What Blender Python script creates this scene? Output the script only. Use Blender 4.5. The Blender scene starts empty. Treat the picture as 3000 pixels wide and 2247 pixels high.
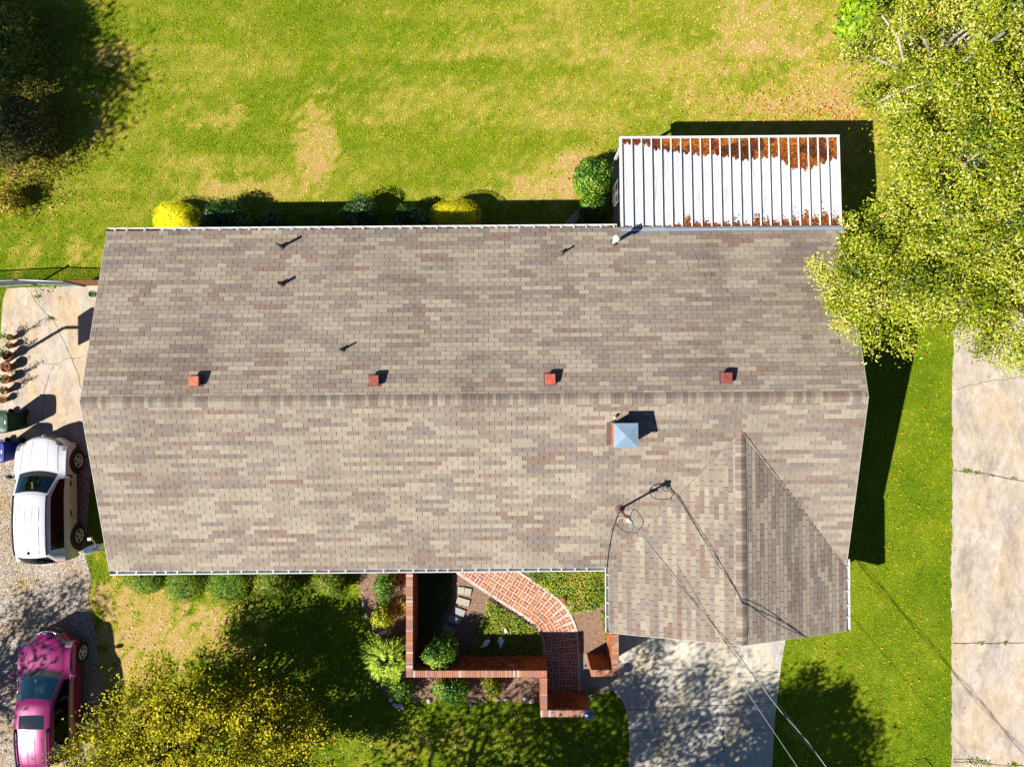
import bpy, bmesh, math, random
import numpy as np
from mathutils import Vector, Matrix, Quaternion

# ------------------------------------------------------------------ camera, sky, sun, exposure
S = bpy.context.scene
COL = S.collection
H = 25.6                 # camera height above the ground
FPX = 2080.0             # focal length in photo pixels (3000 px wide)
YAW = math.radians(-0.45)
SUNX, SUNY = 0.948, 0.554        # horizontal run of a shadow per metre of height
cam_d = bpy.data.cameras.new('camera'); cam = bpy.data.objects.new('camera', cam_d); COL.objects.link(cam)
cam.location = (0, 0, H); cam.rotation_euler = (0, 0, YAW)
cam_d.sensor_width = 36.0; cam_d.lens = FPX * 36.0 / 3000.0
cam_d.clip_start = 0.5; cam_d.clip_end = 3000
S.camera = cam
S.view_settings.view_transform = 'Standard'
try: S.view_settings.look = 'None'
except Exception: pass
S.view_settings.exposure = 1.42
S.view_settings.gamma = 1.0
S.view_settings.use_curve_mapping = False
SUN_EL = math.atan2(1.0, math.hypot(SUNX, SUNY))
SUN_ROT = math.atan2(-SUNX, -SUNY) % (2 * math.pi)
W = bpy.data.worlds.new('World'); S.world = W; W.use_nodes = True
wn = W.node_tree.nodes; wl = W.node_tree.links; wn.clear()
wo = wn.new('ShaderNodeOutputWorld'); wb = wn.new('ShaderNodeBackground'); ws = wn.new('ShaderNodeTexSky')
ws.sky_type = 'NISHITA'; ws.sun_disc = False; ws.sun_elevation = SUN_EL; ws.sun_rotation = SUN_ROT
ws.air_density = 0.7; ws.dust_density = 0.0; ws.ozone_density = 5.0
wb.inputs['Strength'].default_value = 0.05
wl.new(ws.outputs[0], wb.inputs[0]); wl.new(wb.outputs[0], wo.inputs[0])
sl = bpy.data.lights.new('sun', 'SUN'); so = bpy.data.objects.new('sun', sl); COL.objects.link(so)
sl.energy = 5.0; sl.angle = math.radians(0.5); sl.color = (1.0, 0.945, 0.86)
so.rotation_euler = Vector((SUNX, SUNY, -1.0)).to_track_quat('-Z', 'Y').to_euler()
so.location = (-30, -20, 40)
try:
    S.cycles.max_bounces = 6; S.cycles.transparent_max_bounces = 6
    S.cycles.diffuse_bounces = 3; S.cycles.glossy_bounces = 3
except Exception: pass

rnd = random.Random(7)
RS = np.random.RandomState(11)
CY, SY_ = math.cos(YAW), math.sin(YAW)

def P(u, v, z=0.0):
    """photo pixel (3000x2247) and a height -> the place in the yard"""
    k = (H - z) / FPX
    a, b = (u - 1500.0) * k, (1123.5 - v) * k
    return (a * CY - b * SY_, a * SY_ + b * CY, z)
def P2(u, v, z=0.0):
    return P(u, v, z)[:2]

# ------------------------------------------------------------------ materials
LIT = 2.47     # rough brightness of a sunlit white horizontal surface at this exposure
def lin(c):
    return tuple(((x / 255.0) / 12.92 if x <= 10 else ((x / 255.0 + 0.055) / 1.055) ** 2.4) for x in c)
def alb(r, g, b, k=1.0):
    return tuple(min(0.85, x * k / LIT) for x in lin((r, g, b)))

def new_mat(name):
    m = bpy.data.materials.new(name); m.use_nodes = True
    n = m.node_tree.nodes; n.clear()
    out = n.new('ShaderNodeOutputMaterial')
    return m, n, m.node_tree.links, out

def ramp(n, stops, interp='LINEAR'):
    r = n.new('ShaderNodeValToRGB'); r.color_ramp.interpolation = interp
    e = r.color_ramp.elements
    while len(e) < len(stops): e.new(0.5)
    for i, (p, c) in enumerate(stops):
        e[i].position = p; e[i].color = (*c[:3], 1)
    return r

def mix(n, l, a, b, fac, mode='MIX'):
    m = n.new('ShaderNodeMix'); m.data_type = 'RGBA'; m.blend_type = mode
    for sock, val in ((m.inputs[0], fac), (m.inputs[6], a), (m.inputs[7], b)):
        if hasattr(val, 'type') and hasattr(val, 'is_linked'): l.new(val, sock)
        elif isinstance(val, (int, float)): sock.default_value = val
        else: sock.default_value = (*val[:3], 1)
    return m.outputs[2]

def noise(n, l, vec, scale, detail=4, rough=0.55, stretch=None):
    t = n.new('ShaderNodeTexNoise'); t.inputs['Scale'].default_value = scale
    t.inputs['Detail'].default_value = detail; t.inputs['Roughness'].default_value = rough
    if stretch:
        mp = n.new('ShaderNodeMapping'); mp.inputs['Scale'].default_value = stretch
        l.new(vec, mp.inputs[0]); vec = mp.outputs[0]
    l.new(vec, t.inputs['Vector'])
    return t.outputs['Fac']

def stop(n, l, val, a, b):
    mr = n.new('ShaderNodeMapRange'); mr.inputs[1].default_value = a; mr.inputs[2].default_value = b
    l.new(val, mr.inputs[0]); return mr.outputs[0]

def mat(name, col, rough=0.7, var=0.25, scale=6.0, bump=0.0, bscale=60.0, metal=0.0, spec=0.3, col2=None, big=0.0, coat=0.0, stretch=None, local=False):
    m, n, l, out = new_mat(name)
    b = n.new('ShaderNodeBsdfPrincipled'); l.new(b.outputs[0], out.inputs[0])
    b.inputs['Roughness'].default_value = rough; b.inputs['Metallic'].default_value = metal
    b.inputs['Specular IOR Level'].default_value = spec; b.inputs['Coat Weight'].default_value = coat
    if local: vec = n.new('ShaderNodeTexCoord').outputs['Object']
    else: vec = n.new('ShaderNodeNewGeometry').outputs['Position']
    f = noise(n, l, vec, scale, 5, 0.6, stretch)
    lo = tuple(x * (1 - var) for x in (col2 or col)); hi = tuple(min(0.9, x * (1 + var)) for x in col)
    c = ramp(n, [(0.3, lo), (0.7, hi)]); l.new(f, c.inputs[0]); c = c.outputs[0]
    if big:
        f2 = noise(n, l, vec, 0.55, 3, 0.5)
        k = stop(n, l, f2, 0.35, 0.7)
        c = mix(n, l, c, tuple(x * (1 - big) for x in col), k, 'MIX')
    l.new(c, b.inputs['Base Color'])
    if bump:
        bp = n.new('ShaderNodeBump'); bp.inputs['Strength'].default_value = bump; bp.inputs['Distance'].default_value = 0.02
        l.new(noise(n, l, vec, bscale, 4, 0.7), bp.inputs['Height']); l.new(bp.outputs[0], b.inputs['Normal'])
    return m

def leaf_mat(name, stops, trans=0.3, rough=0.45, spec=0.35, k=1.6):
    stops = [(p, tuple(min(0.8, x * k) for x in c)) for p, c in stops]
    """leaves coloured by each leaf's own tint"""
    m, n, l, out = new_mat(name)
    a = n.new('ShaderNodeAttribute'); a.attribute_name = 'tint'
    r = ramp(n, stops); l.new(a.outputs['Fac'], r.inputs[0])
    b = n.new('ShaderNodeBsdfPrincipled'); b.inputs['Roughness'].default_value = rough
    b.inputs['Specular IOR Level'].default_value = spec
    t = n.new('ShaderNodeBsdfTranslucent')
    l.new(r.outputs[0], b.inputs['Base Color']); l.new(r.outputs[0], t.inputs['Color'])
    mx = n.new('ShaderNodeMixShader'); mx.inputs[0].default_value = trans
    l.new(b.outputs[0], mx.inputs[1]); l.new(t.outputs[0], mx.inputs[2]); l.new(mx.outputs[0], out.inputs[0])
    return m

def glass_mat(name, tint, refl=0.12, ior=1.5, rc=(0.9, 0.95, 1)):
    m, n, l, out = new_mat(name)
    t = n.new('ShaderNodeBsdfTransparent'); t.inputs[0].default_value = (*tint, 1)
    g = n.new('ShaderNodeBsdfGlossy'); g.inputs['Roughness'].default_value = 0.03; g.inputs[0].default_value = (*rc, 1)
    fr = n.new('ShaderNodeFresnel'); fr.inputs[0].default_value = ior
    ad = n.new('ShaderNodeMath'); ad.operation = 'ADD'; ad.inputs[1].default_value = refl; l.new(fr.outputs[0], ad.inputs[0])
    mx = n.new('ShaderNodeMixShader'); l.new(ad.outputs[0], mx.inputs[0]); l.new(t.outputs[0], mx.inputs[1]); l.new(g.outputs[0], mx.inputs[2])
    l.new(mx.outputs[0], out.inputs[0]); return m

# ------------------------------------------------------------------ object helpers
def tag(o, label=None, cat=None, group=None, kind=None):
    if label: o['label'] = label
    if cat: o['category'] = cat
    if group: o['group'] = group
    if kind: o['kind'] = kind
    return o

def empty(name, loc=(0, 0, 0), rz=0.0, label=None, cat=None, group=None, parent=None):
    o = bpy.data.objects.new(name, None); COL.objects.link(o); o.location = loc; o.rotation_euler = (0, 0, rz)
    o.empty_display_size = 0.2
    if parent: o.parent = parent
    return tag(o, label, cat, group)

def link(name, me, parent=None, loc=None, rot=None):
    o = bpy.data.objects.new(name, me); COL.objects.link(o)
    if parent: o.parent = parent
    if loc is not None: o.location = loc
    if rot is not None: o.rotation_euler = rot
    return o

class MB:
    """collects shapes and links them as ONE mesh object"""
    def __init__(s): s.v = []; s.f = []; s.m = []; s.sm = []
    def poly(s, pts, mi=0, smooth=False):
        i = len(s.v); s.v += [tuple(p) for p in pts]; s.f.append(tuple(range(i, i + len(pts)))); s.m.append(mi); s.sm.append(smooth); return s
    def raw(s, vs, fs, mi=0, smooth=False):
        i = len(s.v); s.v += [tuple(p) for p in vs]
        for f in fs: s.f.append(tuple(i + k for k in f)); s.m.append(mi); s.sm.append(smooth)
        return s
    def box(s, x0, x1, y0, y1, z0, z1, mi=0):
        v = [(x0, y0, z0), (x1, y0, z0), (x1, y1, z0), (x0, y1, z0), (x0, y0, z1), (x1, y0, z1), (x1, y1, z1), (x0, y1, z1)]
        return s.raw(v, [(0, 3, 2, 1), (4, 5, 6, 7), (0, 1, 5, 4), (1, 2, 6, 5), (2, 3, 7, 6), (3, 0, 4, 7)], mi)
    def obox(s, c, sx, sy, sz, rz=0.0, mi=0, bev=0.0, M=None):
        """box on centre c, sizes, turned; bevelled top if bev"""
        hx, hy, hz = sx / 2, sy / 2, sz / 2
        if bev:
            v = [(-hx, -hy, -hz), (hx, -hy, -hz), (hx, hy, -hz), (-hx, hy, -hz),
                 (-hx, -hy, hz - bev), (hx, -hy, hz - bev), (hx, hy, hz - bev), (-hx, hy, hz - bev),
                 (-hx + bev, -hy + bev, hz), (hx - bev, -hy + bev, hz), (hx - bev, hy - bev, hz), (-hx + bev, hy - bev, hz)]
            f = [(0, 3, 2, 1), (8, 9, 10, 11)] + [(a, (a + 1) % 4, 4 + (a + 1) % 4, 4 + a) for a in range(4)] + [(4 + a, 4 + (a + 1) % 4, 8 + (a + 1) % 4, 8 + a) for a in range(4)]
        else:
            v = [(-hx, -hy, -hz), (hx, -hy, -hz), (hx, hy, -hz), (-hx, hy, -hz), (-hx, -hy, hz), (hx, -hy, hz), (hx, hy, hz), (-hx, hy, hz)]
            f = [(0, 3, 2, 1), (4, 5, 6, 7), (0, 1, 5, 4), (1, 2, 6, 5), (2, 3, 7, 6), (3, 0, 4, 7)]
        R = M if M is not None else Matrix.Rotation(rz, 3, 'Z')
        c = Vector(c)
        return s.raw([R @ Vector(p) + c for p in v], f, mi)
    def tube(s, pts, r, n=6, mi=0, cap=True, smooth=True):
        pts = [Vector(p) for p in pts]; rs = r if isinstance(r, (list, tuple)) else [r] * len(pts)
        i0 = len(s.v); up = Vector((0, 0, 1)); prev = None
        for k, p in enumerate(pts):
            d = (pts[min(k + 1, len(pts) - 1)] - pts[max(k - 1, 0)])
            d = d.normalized() if d.length > 1e-9 else Vector((0, 0, 1))
            if prev is None:
                a = d.cross(up) if abs(d.z) < 0.95 else d.cross(Vector((1, 0, 0)))
            else: a = prev - d * prev.dot(d)
            a = a.normalized() if a.length > 1e-6 else d.orthogonal().normalized()
            prev = a; b = d.cross(a)
            for j in range(n):
                t = 2 * math.pi * j / n
                s.v.append(tuple(p + (a * math.cos(t) + b * math.sin(t)) * rs[k]))
        for k in range(len(pts) - 1):
            for j in range(n):
                s.f.append((i0 + k * n + j, i0 + k * n + (j + 1) % n, i0 + (k + 1) * n + (j + 1) % n, i0 + (k + 1) * n + j)); s.m.append(mi); s.sm.append(smooth)
        if cap:
            s.f.append(tuple(i0 + j for j in reversed(range(n)))); s.m.append(mi); s.sm.append(False)
            e = i0 + (len(pts) - 1) * n
            s.f.append(tuple(e + j for j in range(n))); s.m.append(mi); s.sm.append(False)
        return s
    def lathe(s, prof, n=20, c=(0, 0, 0), mi=0, M=None, smooth=True, sx=1.0, sy=1.0, caps=True):
        i0 = len(s.v); c = Vector(c)
        for r, z in prof:
            for j in range(n):
                t = 2 * math.pi * j / n; p = Vector((r * math.cos(t) * sx, r * math.sin(t) * sy, z))
                s.v.append(tuple((M @ p if M is not None else p) + c))
        for k in range(len(prof) - 1):
            for j in range(n):
                s.f.append((i0 + k * n + j, i0 + k * n + (j + 1) % n, i0 + (k + 1) * n + (j + 1) % n, i0 + (k + 1) * n + j)); s.m.append(mi); s.sm.append(smooth)
        for base, rev in (((i0, True), (i0 + (len(prof) - 1) * n, False)) if caps else ()):
            s.f.append(tuple(base + j for j in (reversed(range(n)) if rev else range(n)))); s.m.append(mi); s.sm.append(False)
        return s
    def blob(s, c, rx, ry, rz, seed=0, amp=0.12, nu=14, nv=8, mi=0, rzrot=0.0):
        r = np.random.RandomState(seed); ph = r.rand(6) * 6.28
        vs = []; fs = []
        cr, sr = math.cos(rzrot), math.sin(rzrot)
        for i in range(nv + 1):
            th = math.pi * i / nv
            for j in range(nu):
                f = 2 * math.pi * j / nu
                k = 1 + amp * (math.sin(2 * f + ph[0] + th) + math.sin(3 * f + ph[1]) * math.sin(2 * th + ph[2]) + 0.6 * math.sin(5 * f + ph[3] + 3 * th))
                x, y = rx * math.sin(th) * math.cos(f) * k, ry * math.sin(th) * math.sin(f) * k
                vs.append((c[0] + x * cr - y * sr, c[1] + x * sr + y * cr, c[2] + rz * math.cos(th) * k))
        for i in range(nv):
            for j in range(nu):
                fs.append((i * nu + j, (i + 1) * nu + j, (i + 1) * nu + (j + 1) % nu, i * nu + (j + 1) % nu))
        return s.raw(vs, fs, mi, True)
    def mesh(s, name, mats):
        me = bpy.data.meshes.new(name); me.from_pydata(s.v, [], s.f)
        for m in (mats if isinstance(mats, (list, tuple)) else [mats]): me.materials.append(m)
        me.polygons.foreach_set('material_index', s.m); me.polygons.foreach_set('use_smooth', s.sm); me.update(); return me
    def build(s, name, mats, parent=None, loc=None, rot=None):
        return link(name, s.mesh(name, mats), parent, loc, rot)

def inpoly(x, y, poly):
    """numpy point in polygon"""
    r = np.zeros(x.shape, bool); n = len(poly); j = n - 1
    for i in range(n):
        xi, yi = poly[i]; xj, yj = poly[j]
        if yi != yj:
            c = ((yi > y) != (yj > y)) & (x < (xj - xi) * (y - yi) / (yj - yi) + xi)
            r ^= c
        j = i
    return r

_LAT = np.random.RandomState(5).rand(4, 256, 256)
def vnoise(x, y, k=0):
    xi = np.floor(x).astype(int); yi = np.floor(y).astype(int); fx = x - xi; fy = y - yi
    fx = fx * fx * (3 - 2 * fx); fy = fy * fy * (3 - 2 * fy); L = _LAT[k % 4]
    a = L[xi % 256, yi % 256]; b = L[(xi + 1) % 256, yi % 256]; c = L[xi % 256, (yi + 1) % 256]; d = L[(xi + 1) % 256, (yi + 1) % 256]
    return (a * (1 - fx) + b * fx) * (1 - fy) + (c * (1 - fx) + d * fx) * fy
def fbm(x, y, s, k=0, o=4):
    r = 0; a = 0.5; t = 0
    for i in range(o):
        r = r + a * vnoise(x * s + 17.3 * i + 31 * k, y * s + 9.1 * i, k + i); t += a; a *= 0.55; s *= 2.03
    return r / t

def mesh_np(name, v, quads, mats, tint=None, smooth=False, tris=False):
    """a mesh straight from numpy arrays; tint is one number per vertex"""
    me = bpy.data.meshes.new(name); k = 3 if tris else 4
    nf = len(quads)
    me.vertices.add(len(v)); me.vertices.foreach_set('co', np.asarray(v, np.float32).ravel())
    me.loops.add(nf * k); me.loops.foreach_set('vertex_index', np.asarray(quads, np.int32).ravel())
    me.polygons.add(nf); me.polygons.foreach_set('loop_start', np.arange(0, nf * k, k, dtype=np.int32))
    me.polygons.foreach_set('loop_total', np.full(nf, k, np.int32))
    if smooth: me.polygons.foreach_set('use_smooth', np.ones(nf, bool))
    for m in (mats if isinstance(mats, (list, tuple)) else [mats]): me.materials.append(m)
    if tint is not None:
        a = me.attributes.new('tint', 'FLOAT', 'POINT'); a.data.foreach_set('value', np.asarray(tint, np.float32))
    me.update(calc_edges=True); me.validate(); return me

def leaves_np(c, size, nrm, tint, rs, aspect=0.55, fold=0.18, axis=None):
    """a leaf (a pointed quad) on each centre; returns vertices, quads, tints"""
    N = len(c); nrm = nrm / (np.linalg.norm(nrm, axis=1, keepdims=True) + 1e-9)
    a = rs.randn(N, 3) if axis is None else axis + rs.randn(N, 3) * 0.25; a -= nrm * np.sum(a * nrm, 1, keepdims=True); a /= (np.linalg.norm(a, axis=1, keepdims=True) + 1e-9)
    b = np.cross(nrm, a); s = np.asarray(size).reshape(-1, 1)
    up = nrm * s * fold
    v = np.stack([c - a * s * 0.5, c + b * s * aspect * 0.5 + up - a * s * 0.05, c + a * s * 0.55, c - b * s * aspect * 0.5 + up - a * s * 0.05], 1).reshape(-1, 3)
    q = np.arange(N * 4).reshape(-1, 4)
    return v, q, np.repeat(tint, 4)

# ------------------------------------------------------------------ yard polygons (on the ground)
def PX(l, z=0.0): return [P2(u, v, z) for u, v in l]
HOUSE = [(-12.6, 4.55), (10.3, 4.55), (10.3, -7.6), (3.5, -7.6), (3.5, -5.5), (-12.6, -5.5)]
PAD = PX([(22, 846), (60, 843), (235, 838), (420, 836), (420, 1342), (60, 1322), (-60, 1290), (-60, 1090), (2, 1000), (10, 880)])
GRAVEL = PX([(-420, 1330), (60, 1322), (270, 1342), (248, 1620), (268, 1690), (258, 1760), (285, 1880), (292, 2000), (285, 2600), (-420, 2600)])
RDRIVE = PX([(2794, -500), (2792, 1000), (2787, 1700), (2788, 2700), (3230, 2700), (3230, -500)])
FDRIVE = PX([(1806, 1830), (2308, 1830), (2288, 1945), (2270, 2100), (2261, 2250), (2252, 2800), (1843, 2800), (1843, 2150), (1838, 2090), (1822, 2050), (1797, 2022), (1797, 1985), (1806, 1985)])
WALK = PX([(1688, 1912), (1722, 1912), (1745, 1985), (1796, 1985), (1796, 2020), (1760, 2030), (1690, 2050)])
COURT = PX([(1209, 1640), (1780, 1640), (1780, 1870), (1795, 1980), (1740, 1962), (1695, 2060), (1590, 2090), (1590, 1985), (1209, 1975)])
BED = PX([(1040, 1640), (1200, 1640), (1200, 1985), (1590, 1985), (1590, 2060), (1480, 2052), (1380, 2048), (1250, 2052), (1130, 2040), (1085, 1930), (1090, 1830), (1060, 1760)])
NOGRASS = [HOUSE, PAD, GRAVEL, RDRIVE, FDRIVE, WALK, COURT, BED]

# patches of dry lawn: photo pixel, radii, strength
DRY = [(930, 420, 55, 120, 0.75), (640, 350, 70, 30, 0.55), (560, 500, 90, 40, 0.25), (700, 560, 160, 35, 0.45), (2230, 100, 130, 90, 0.5), (2400, 300, 160, 130, 0.36), (2500, 130, 60, 120, 0.4), (2100, 330, 180, 70, 0.25),
       (1580, 555, 110, 40, 0.65), (1690, 500, 60, 60, 0.5), (1250, 300, 200, 60, 0.25), (1480, 120, 200, 50, 0.22), (1900, 180, 180, 60, 0.22), (300, 745, 40, 40, 0.4), (70, 760, 50, 40, 0.4), (230, 740, 30, 40, 0.5),
       (430, 1800, 150, 110, 0.85), (560, 1880, 160, 60, 0.75), (350, 1960, 110, 100, 0.8), (330, 1740, 60, 60, 0.5), (650, 1790, 90, 60, 0.5), (420, 2100, 150, 120, 0.5), (800, 2100, 130, 60, 0.35), (1250, 2180, 220, 50, 0.3), (2640, 2080, 70, 120, 0.2),
       (320, 160, 60, 40, 0.35), (350, 240, 40, 60, 0.3), (290, 350, 25, 60, 0.4)]
def dryness(x, y):
    f3 = fbm(x, y, 3.2, 1); f8 = fbm(x, y, 9.5, 2, 3); f1 = fbm(x, y, 0.55, 0)
    rear = np.clip((y - 4) / 3, 0, 1)
    # faint mowing streaks run along the back lawn
    streak = fbm(x * 0.16 + y * 0.03, y * 1.0, 1.5, 3, 3)
    d = 0.09 + 0.22 * np.clip(f1 - 0.42, 0, 1) + 0.30 * np.clip(f3 - 0.50, 0, 1) + 0.55 * np.clip(f8 - 0.48, 0, 1)
    d = d + rear * (0.07 + 0.42 * np.clip(streak - 0.42, 0, 1) + 0.24 * fbm(x * 0.5, y, 0.8, 2) * np.clip((x + 6) / 15, 0.0, 1))
    for u, v, a, b, k in DRY:
        cx, cy = P2(u, v); sx, sy = a * 0.01231, b * 0.01231
        g = np.exp(-(((x - cx) / sx) ** 2 + ((y - cy) / sy) ** 2) * 0.7)
        m = np.clip((g + 1.0 * (f3 - 0.5) + 1.3 * (f8 - 0.5) - 0.25) * 1.7, 0, 1) * np.clip(g * 3, 0, 1)
        d = d + k * m * 0.52
    right = np.clip((x - 10.2) / 0.8, 0, 1) * np.clip((5 - y) / 3, 0, 1)
    d = d * (1 - 0.45 * right) + right * (0.05 + 0.28 * np.clip(f1 - 0.40, 0, 1))
    return np.clip(d, 0, 0.92)

# ------------------------------------------------------------------ ground
def ground_mat():
    m, n, l, out = new_mat('lawn_soil')
    b = n.new('ShaderNodeBsdfPrincipled'); b.inputs['Roughness'].default_value = 0.9; b.inputs['Specular IOR Level'].default_value = 0.1
    l.new(b.outputs[0], out.inputs[0])
    a = n.new('ShaderNodeAttribute'); a.attribute_name = 'tint'
    pos = n.new('ShaderNodeNewGeometry').outputs['Position']
    f = noise(n, l, pos, 14, 5, 0.75)
    mm = n.new('ShaderNodeMath'); mm.operation = 'MULTIPLY_ADD'; mm.inputs[1].default_value = 0.5; mm.inputs[2].default_value = -0.25; l.new(f, mm.inputs[0])
    ad = n.new('ShaderNodeMath'); ad.operation = 'ADD'; l.new(a.outputs['Fac'], ad.inputs[0]); l.new(mm.outputs[0], ad.inputs[1])
    r = ramp(n, GRASS_STOPS_SOIL); l.new(ad.outputs[0], r.inputs[0])
    f2 = noise(n, l, pos, 45, 3, 0.7)
    c = mix(n, l, r.outputs[0], (0.55, 0.57, 0.5), stop(n, l, f2, 0.60, 0.42), 'MULTIPLY')
    l.new(c, b.inputs['Base Color'])
    bp = n.new('ShaderNodeBump'); bp.inputs['Strength'].default_value = 0.7; bp.inputs['Distance'].default_value = 0.03
    l.new(noise(n, l, pos, 30, 5, 0.8), bp.inputs['Height']); l.new(bp.outputs[0], b.inputs['Normal'])
    return m
GRASS_STOPS_SOIL = [(0.0, alb(84, 126, 6, 1.2)), (0.25, alb(142, 160, 24, 1.25)), (0.5, alb(204, 188, 80, 1.2)), (0.75, alb(232, 192, 120, 1.15)), (1.0, alb(240, 202, 140, 1.1))]
GRASS_STOPS = [(0.0, alb(80, 128, 4)), (0.2, alb(138, 164, 14)), (0.42, alb(192, 194, 48)), (0.65, alb(230, 204, 116)), (1.0, alb(242, 214, 160))]
def build_ground():
    xs = np.concatenate([[-700, -260], np.linspace(-120, -25, 64), np.linspace(-24, 24, 241), np.linspace(25, 120, 64), [260, 700]]); ys = np.concatenate([[-700, -260], np.linspace(-120, -21, 66), np.linspace(-20, 20, 201), np.linspace(21, 120, 66), [260, 700]])
    X, Y = np.meshgrid(xs, ys, indexing='ij'); Z = np.zeros_like(X)
    v = np.stack([X.ravel(), Y.ravel(), Z.ravel()], 1); ny = len(ys)
    i, j = np.meshgrid(np.arange(len(xs) - 1), np.arange(ny - 1), indexing='ij'); i = i.ravel(); j = j.ravel()
    q = np.stack([i * ny + j, (i + 1) * ny + j, (i + 1) * ny + j + 1, i * ny + j + 1], 1)
    me = mesh_np('lawn', v, q, ground_mat(), dryness(X.ravel(), Y.ravel()))
    tag(link('lawn', me), kind='structure')
    # blades
    rs = np.random.RandomState(3)
    n = 330000
    x = rs.uniform(-18.8, 18.8, n); y = rs.uniform(-14.2, 14.2, n)
    keep = np.ones(n, bool)
    for p in NOGRASS: keep &= ~inpoly(x, y, p)
    x, y = x[keep], y[keep]; d = dryness(x, y)
    keep = rs.rand(len(x)) < 1.0 - 0.45 * np.clip(d - 0.4, 0, 1); x, y, d = x[keep], y[keep], d[keep]; n = len(x)
    h = rs.uniform(0.012, 0.048, n) * (1.15 - 0.5 * d); a = rs.uniform(0, 6.283, n); w = rs.uniform(0.012, 0.028, n); ln = rs.uniform(0.02, 0.07, n)
    bx, by = np.cos(a), np.sin(a)
    v = np.stack([np.stack([x - by * w, y + bx * w, np.zeros(n) - 0.004], 1), np.stack([x + by * w, y - bx * w, np.zeros(n) - 0.004], 1), np.stack([x + bx * ln, y + by * ln, h], 1)], 1).reshape(-1, 3)
    t = np.clip(d + rs.normal(0, 0.085, n), 0, 1)
    me = mesh_np('grass', v, np.arange(n * 3).reshape(-1, 3), leaf_mat('grass_blade', GRASS_STOPS, 0.25, 0.9, 0.04, 1.7), np.repeat(t, 3), tris=True)
    tag(link('grass', me), 'short mown lawn grass, green with dry straw patches', 'grass', kind='stuff')
build_ground()

def sheet(name, poly, z, m, thick=0.12, parent=None, kind='structure'):
    mb = MB(); n = len(poly)
    a = sum(poly[i][0] * poly[(i + 1) % n][1] - poly[(i + 1) % n][0] * poly[i][1] for i in range(n))
    if a < 0: poly = poly[::-1]
    mb.poly([(x, y, z) for x, y in poly])
    for i in range(n):
        (x0, y0), (x1, y1) = poly[i], poly[(i + 1) % n]
        mb.poly([(x0, y0, z - thick), (x1, y1, z - thick), (x1, y1, z), (x0, y0, z)])
    o = mb.build(name, m, parent)
    if kind and not parent: o['kind'] = kind
    return o

def concrete_mat(name, base, warm, dark, sc=1.0):
    m, n, l, out = new_mat(name)
    b = n.new('ShaderNodeBsdfPrincipled'); b.inputs['Roughness'].default_value = 0.85; b.inputs['Specular IOR Level'].default_value = 0.2
    l.new(b.outputs[0], out.inputs[0]); pos = n.new('ShaderNodeNewGeometry').outputs['Position']
    c = mix(n, l, base, warm, stop(n, l, noise(n, l, pos, 0.9 * sc, 6, 0.65, (1, 0.4, 1)), 0.42, 0.62))
    c = mix(n, l, c, dark, stop(n, l, noise(n, l, pos, 0.75 * sc, 7, 0.72, (1.3, 0.5, 1)), 0.5, 0.68))
    c = mix(n, l, c, tuple(min(0.85, x * 1.3) for x in base), stop(n, l, noise(n, l, pos, 1.3 * sc, 7, 0.75, (1, 0.6, 1)), 0.53, 0.7))
    c = mix(n, l, c, (0.86, 0.83, 0.80), stop(n, l, noise(n, l, pos, 4.0, 6, 0.75, (1, 0.5, 1)), 0.54, 0.42), 'MULTIPLY')
    c = mix(n, l, c, (0.78, 0.77, 0.76), stop(n, l, noise(n, l, pos, 24, 5, 0.85), 0.55, 0.40), 'MULTIPLY')
    l.new(c, b.inputs['Base Color'])
    bp = n.new('ShaderNodeBump'); bp.inputs['Strength'].default_value = 0.25; bp.inputs['Distance'].default_value = 0.01
    l.new(noise(n, l, pos, 60, 4, 0.8), bp.inputs['Height']); l.new(bp.outputs[0], b.inputs['Normal'])
    return m
M_CONC_R = concrete_mat('old_drive_concrete', alb(238, 224, 208), alb(240, 218, 184), alb(184, 174, 166))
M_CONC_P = concrete_mat('pad_concrete', alb(238, 224, 206), alb(242, 216, 176), alb(210, 194, 178), 1.3)
M_CONC_F = concrete_mat('garage_drive_concrete', alb(244, 238, 222), alb(246, 232, 200), alb(212, 214, 212), 0.8)
M_CRACK = mat('crack_dirt', (0.03, 0.026, 0.02), 0.95, 0.3)
M_WEED = leaf_mat('weed_leaf', [(0, alb(90, 130, 20)), (1, alb(170, 176, 50))])

def crack(pts, z, w, parent, seed=0, jit=0.03, name='crack'):
    """a thin irregular dark gap line laid on a slab"""
    r = random.Random(seed); mb = MB(); fine = []
    for k in range(len(pts) - 1):
        a, b = Vector(pts[k]), Vector(pts[k + 1]); n = max(2, int((b - a).length / 0.12))
        for i in range(n): fine.append(a.lerp(b, i / n))
    fine.append(Vector(pts[-1]))
    off = 0; L = []
    for i, p in enumerate(fine):
        d = (fine[min(i + 1, len(fine) - 1)] - fine[max(i - 1, 0)]).normalized(); nn = Vector((-d.y, d.x))
        off = off * 0.7 + r.uniform(-jit, jit); ww = w * r.uniform(0.5, 1.4)
        q = p + nn * off; L.append((q + nn * ww / 2, q - nn * ww / 2))
    for (a, b), (c, d) in zip(L, L[1:]):
        mb.poly([(b.x, b.y, z), (d.x, d.y, z), (c.x, c.y, z), (a.x, a.y, z)])
    return mb.build(name, M_CRACK, parent)

def clip_y(poly, y0, y1):
    def half(pts, k, sgn):
        o = []
        for i in range(len(pts)):
            a, b = pts[i], pts[(i + 1) % len(pts)]; da, db = sgn * (a[1] - k(a[0])), sgn * (b[1] - k(b[0]))
            if da >= 0: o.append(a)
            if (da > 0) != (db > 0) and da != db:
                t = da / (da - db); o.append((a[0] + (b[0] - a[0]) * t, a[1] + (b[1] - a[1]) * t))
        return o
    return half(half(poly, y0, 1), y1, -1)

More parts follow.
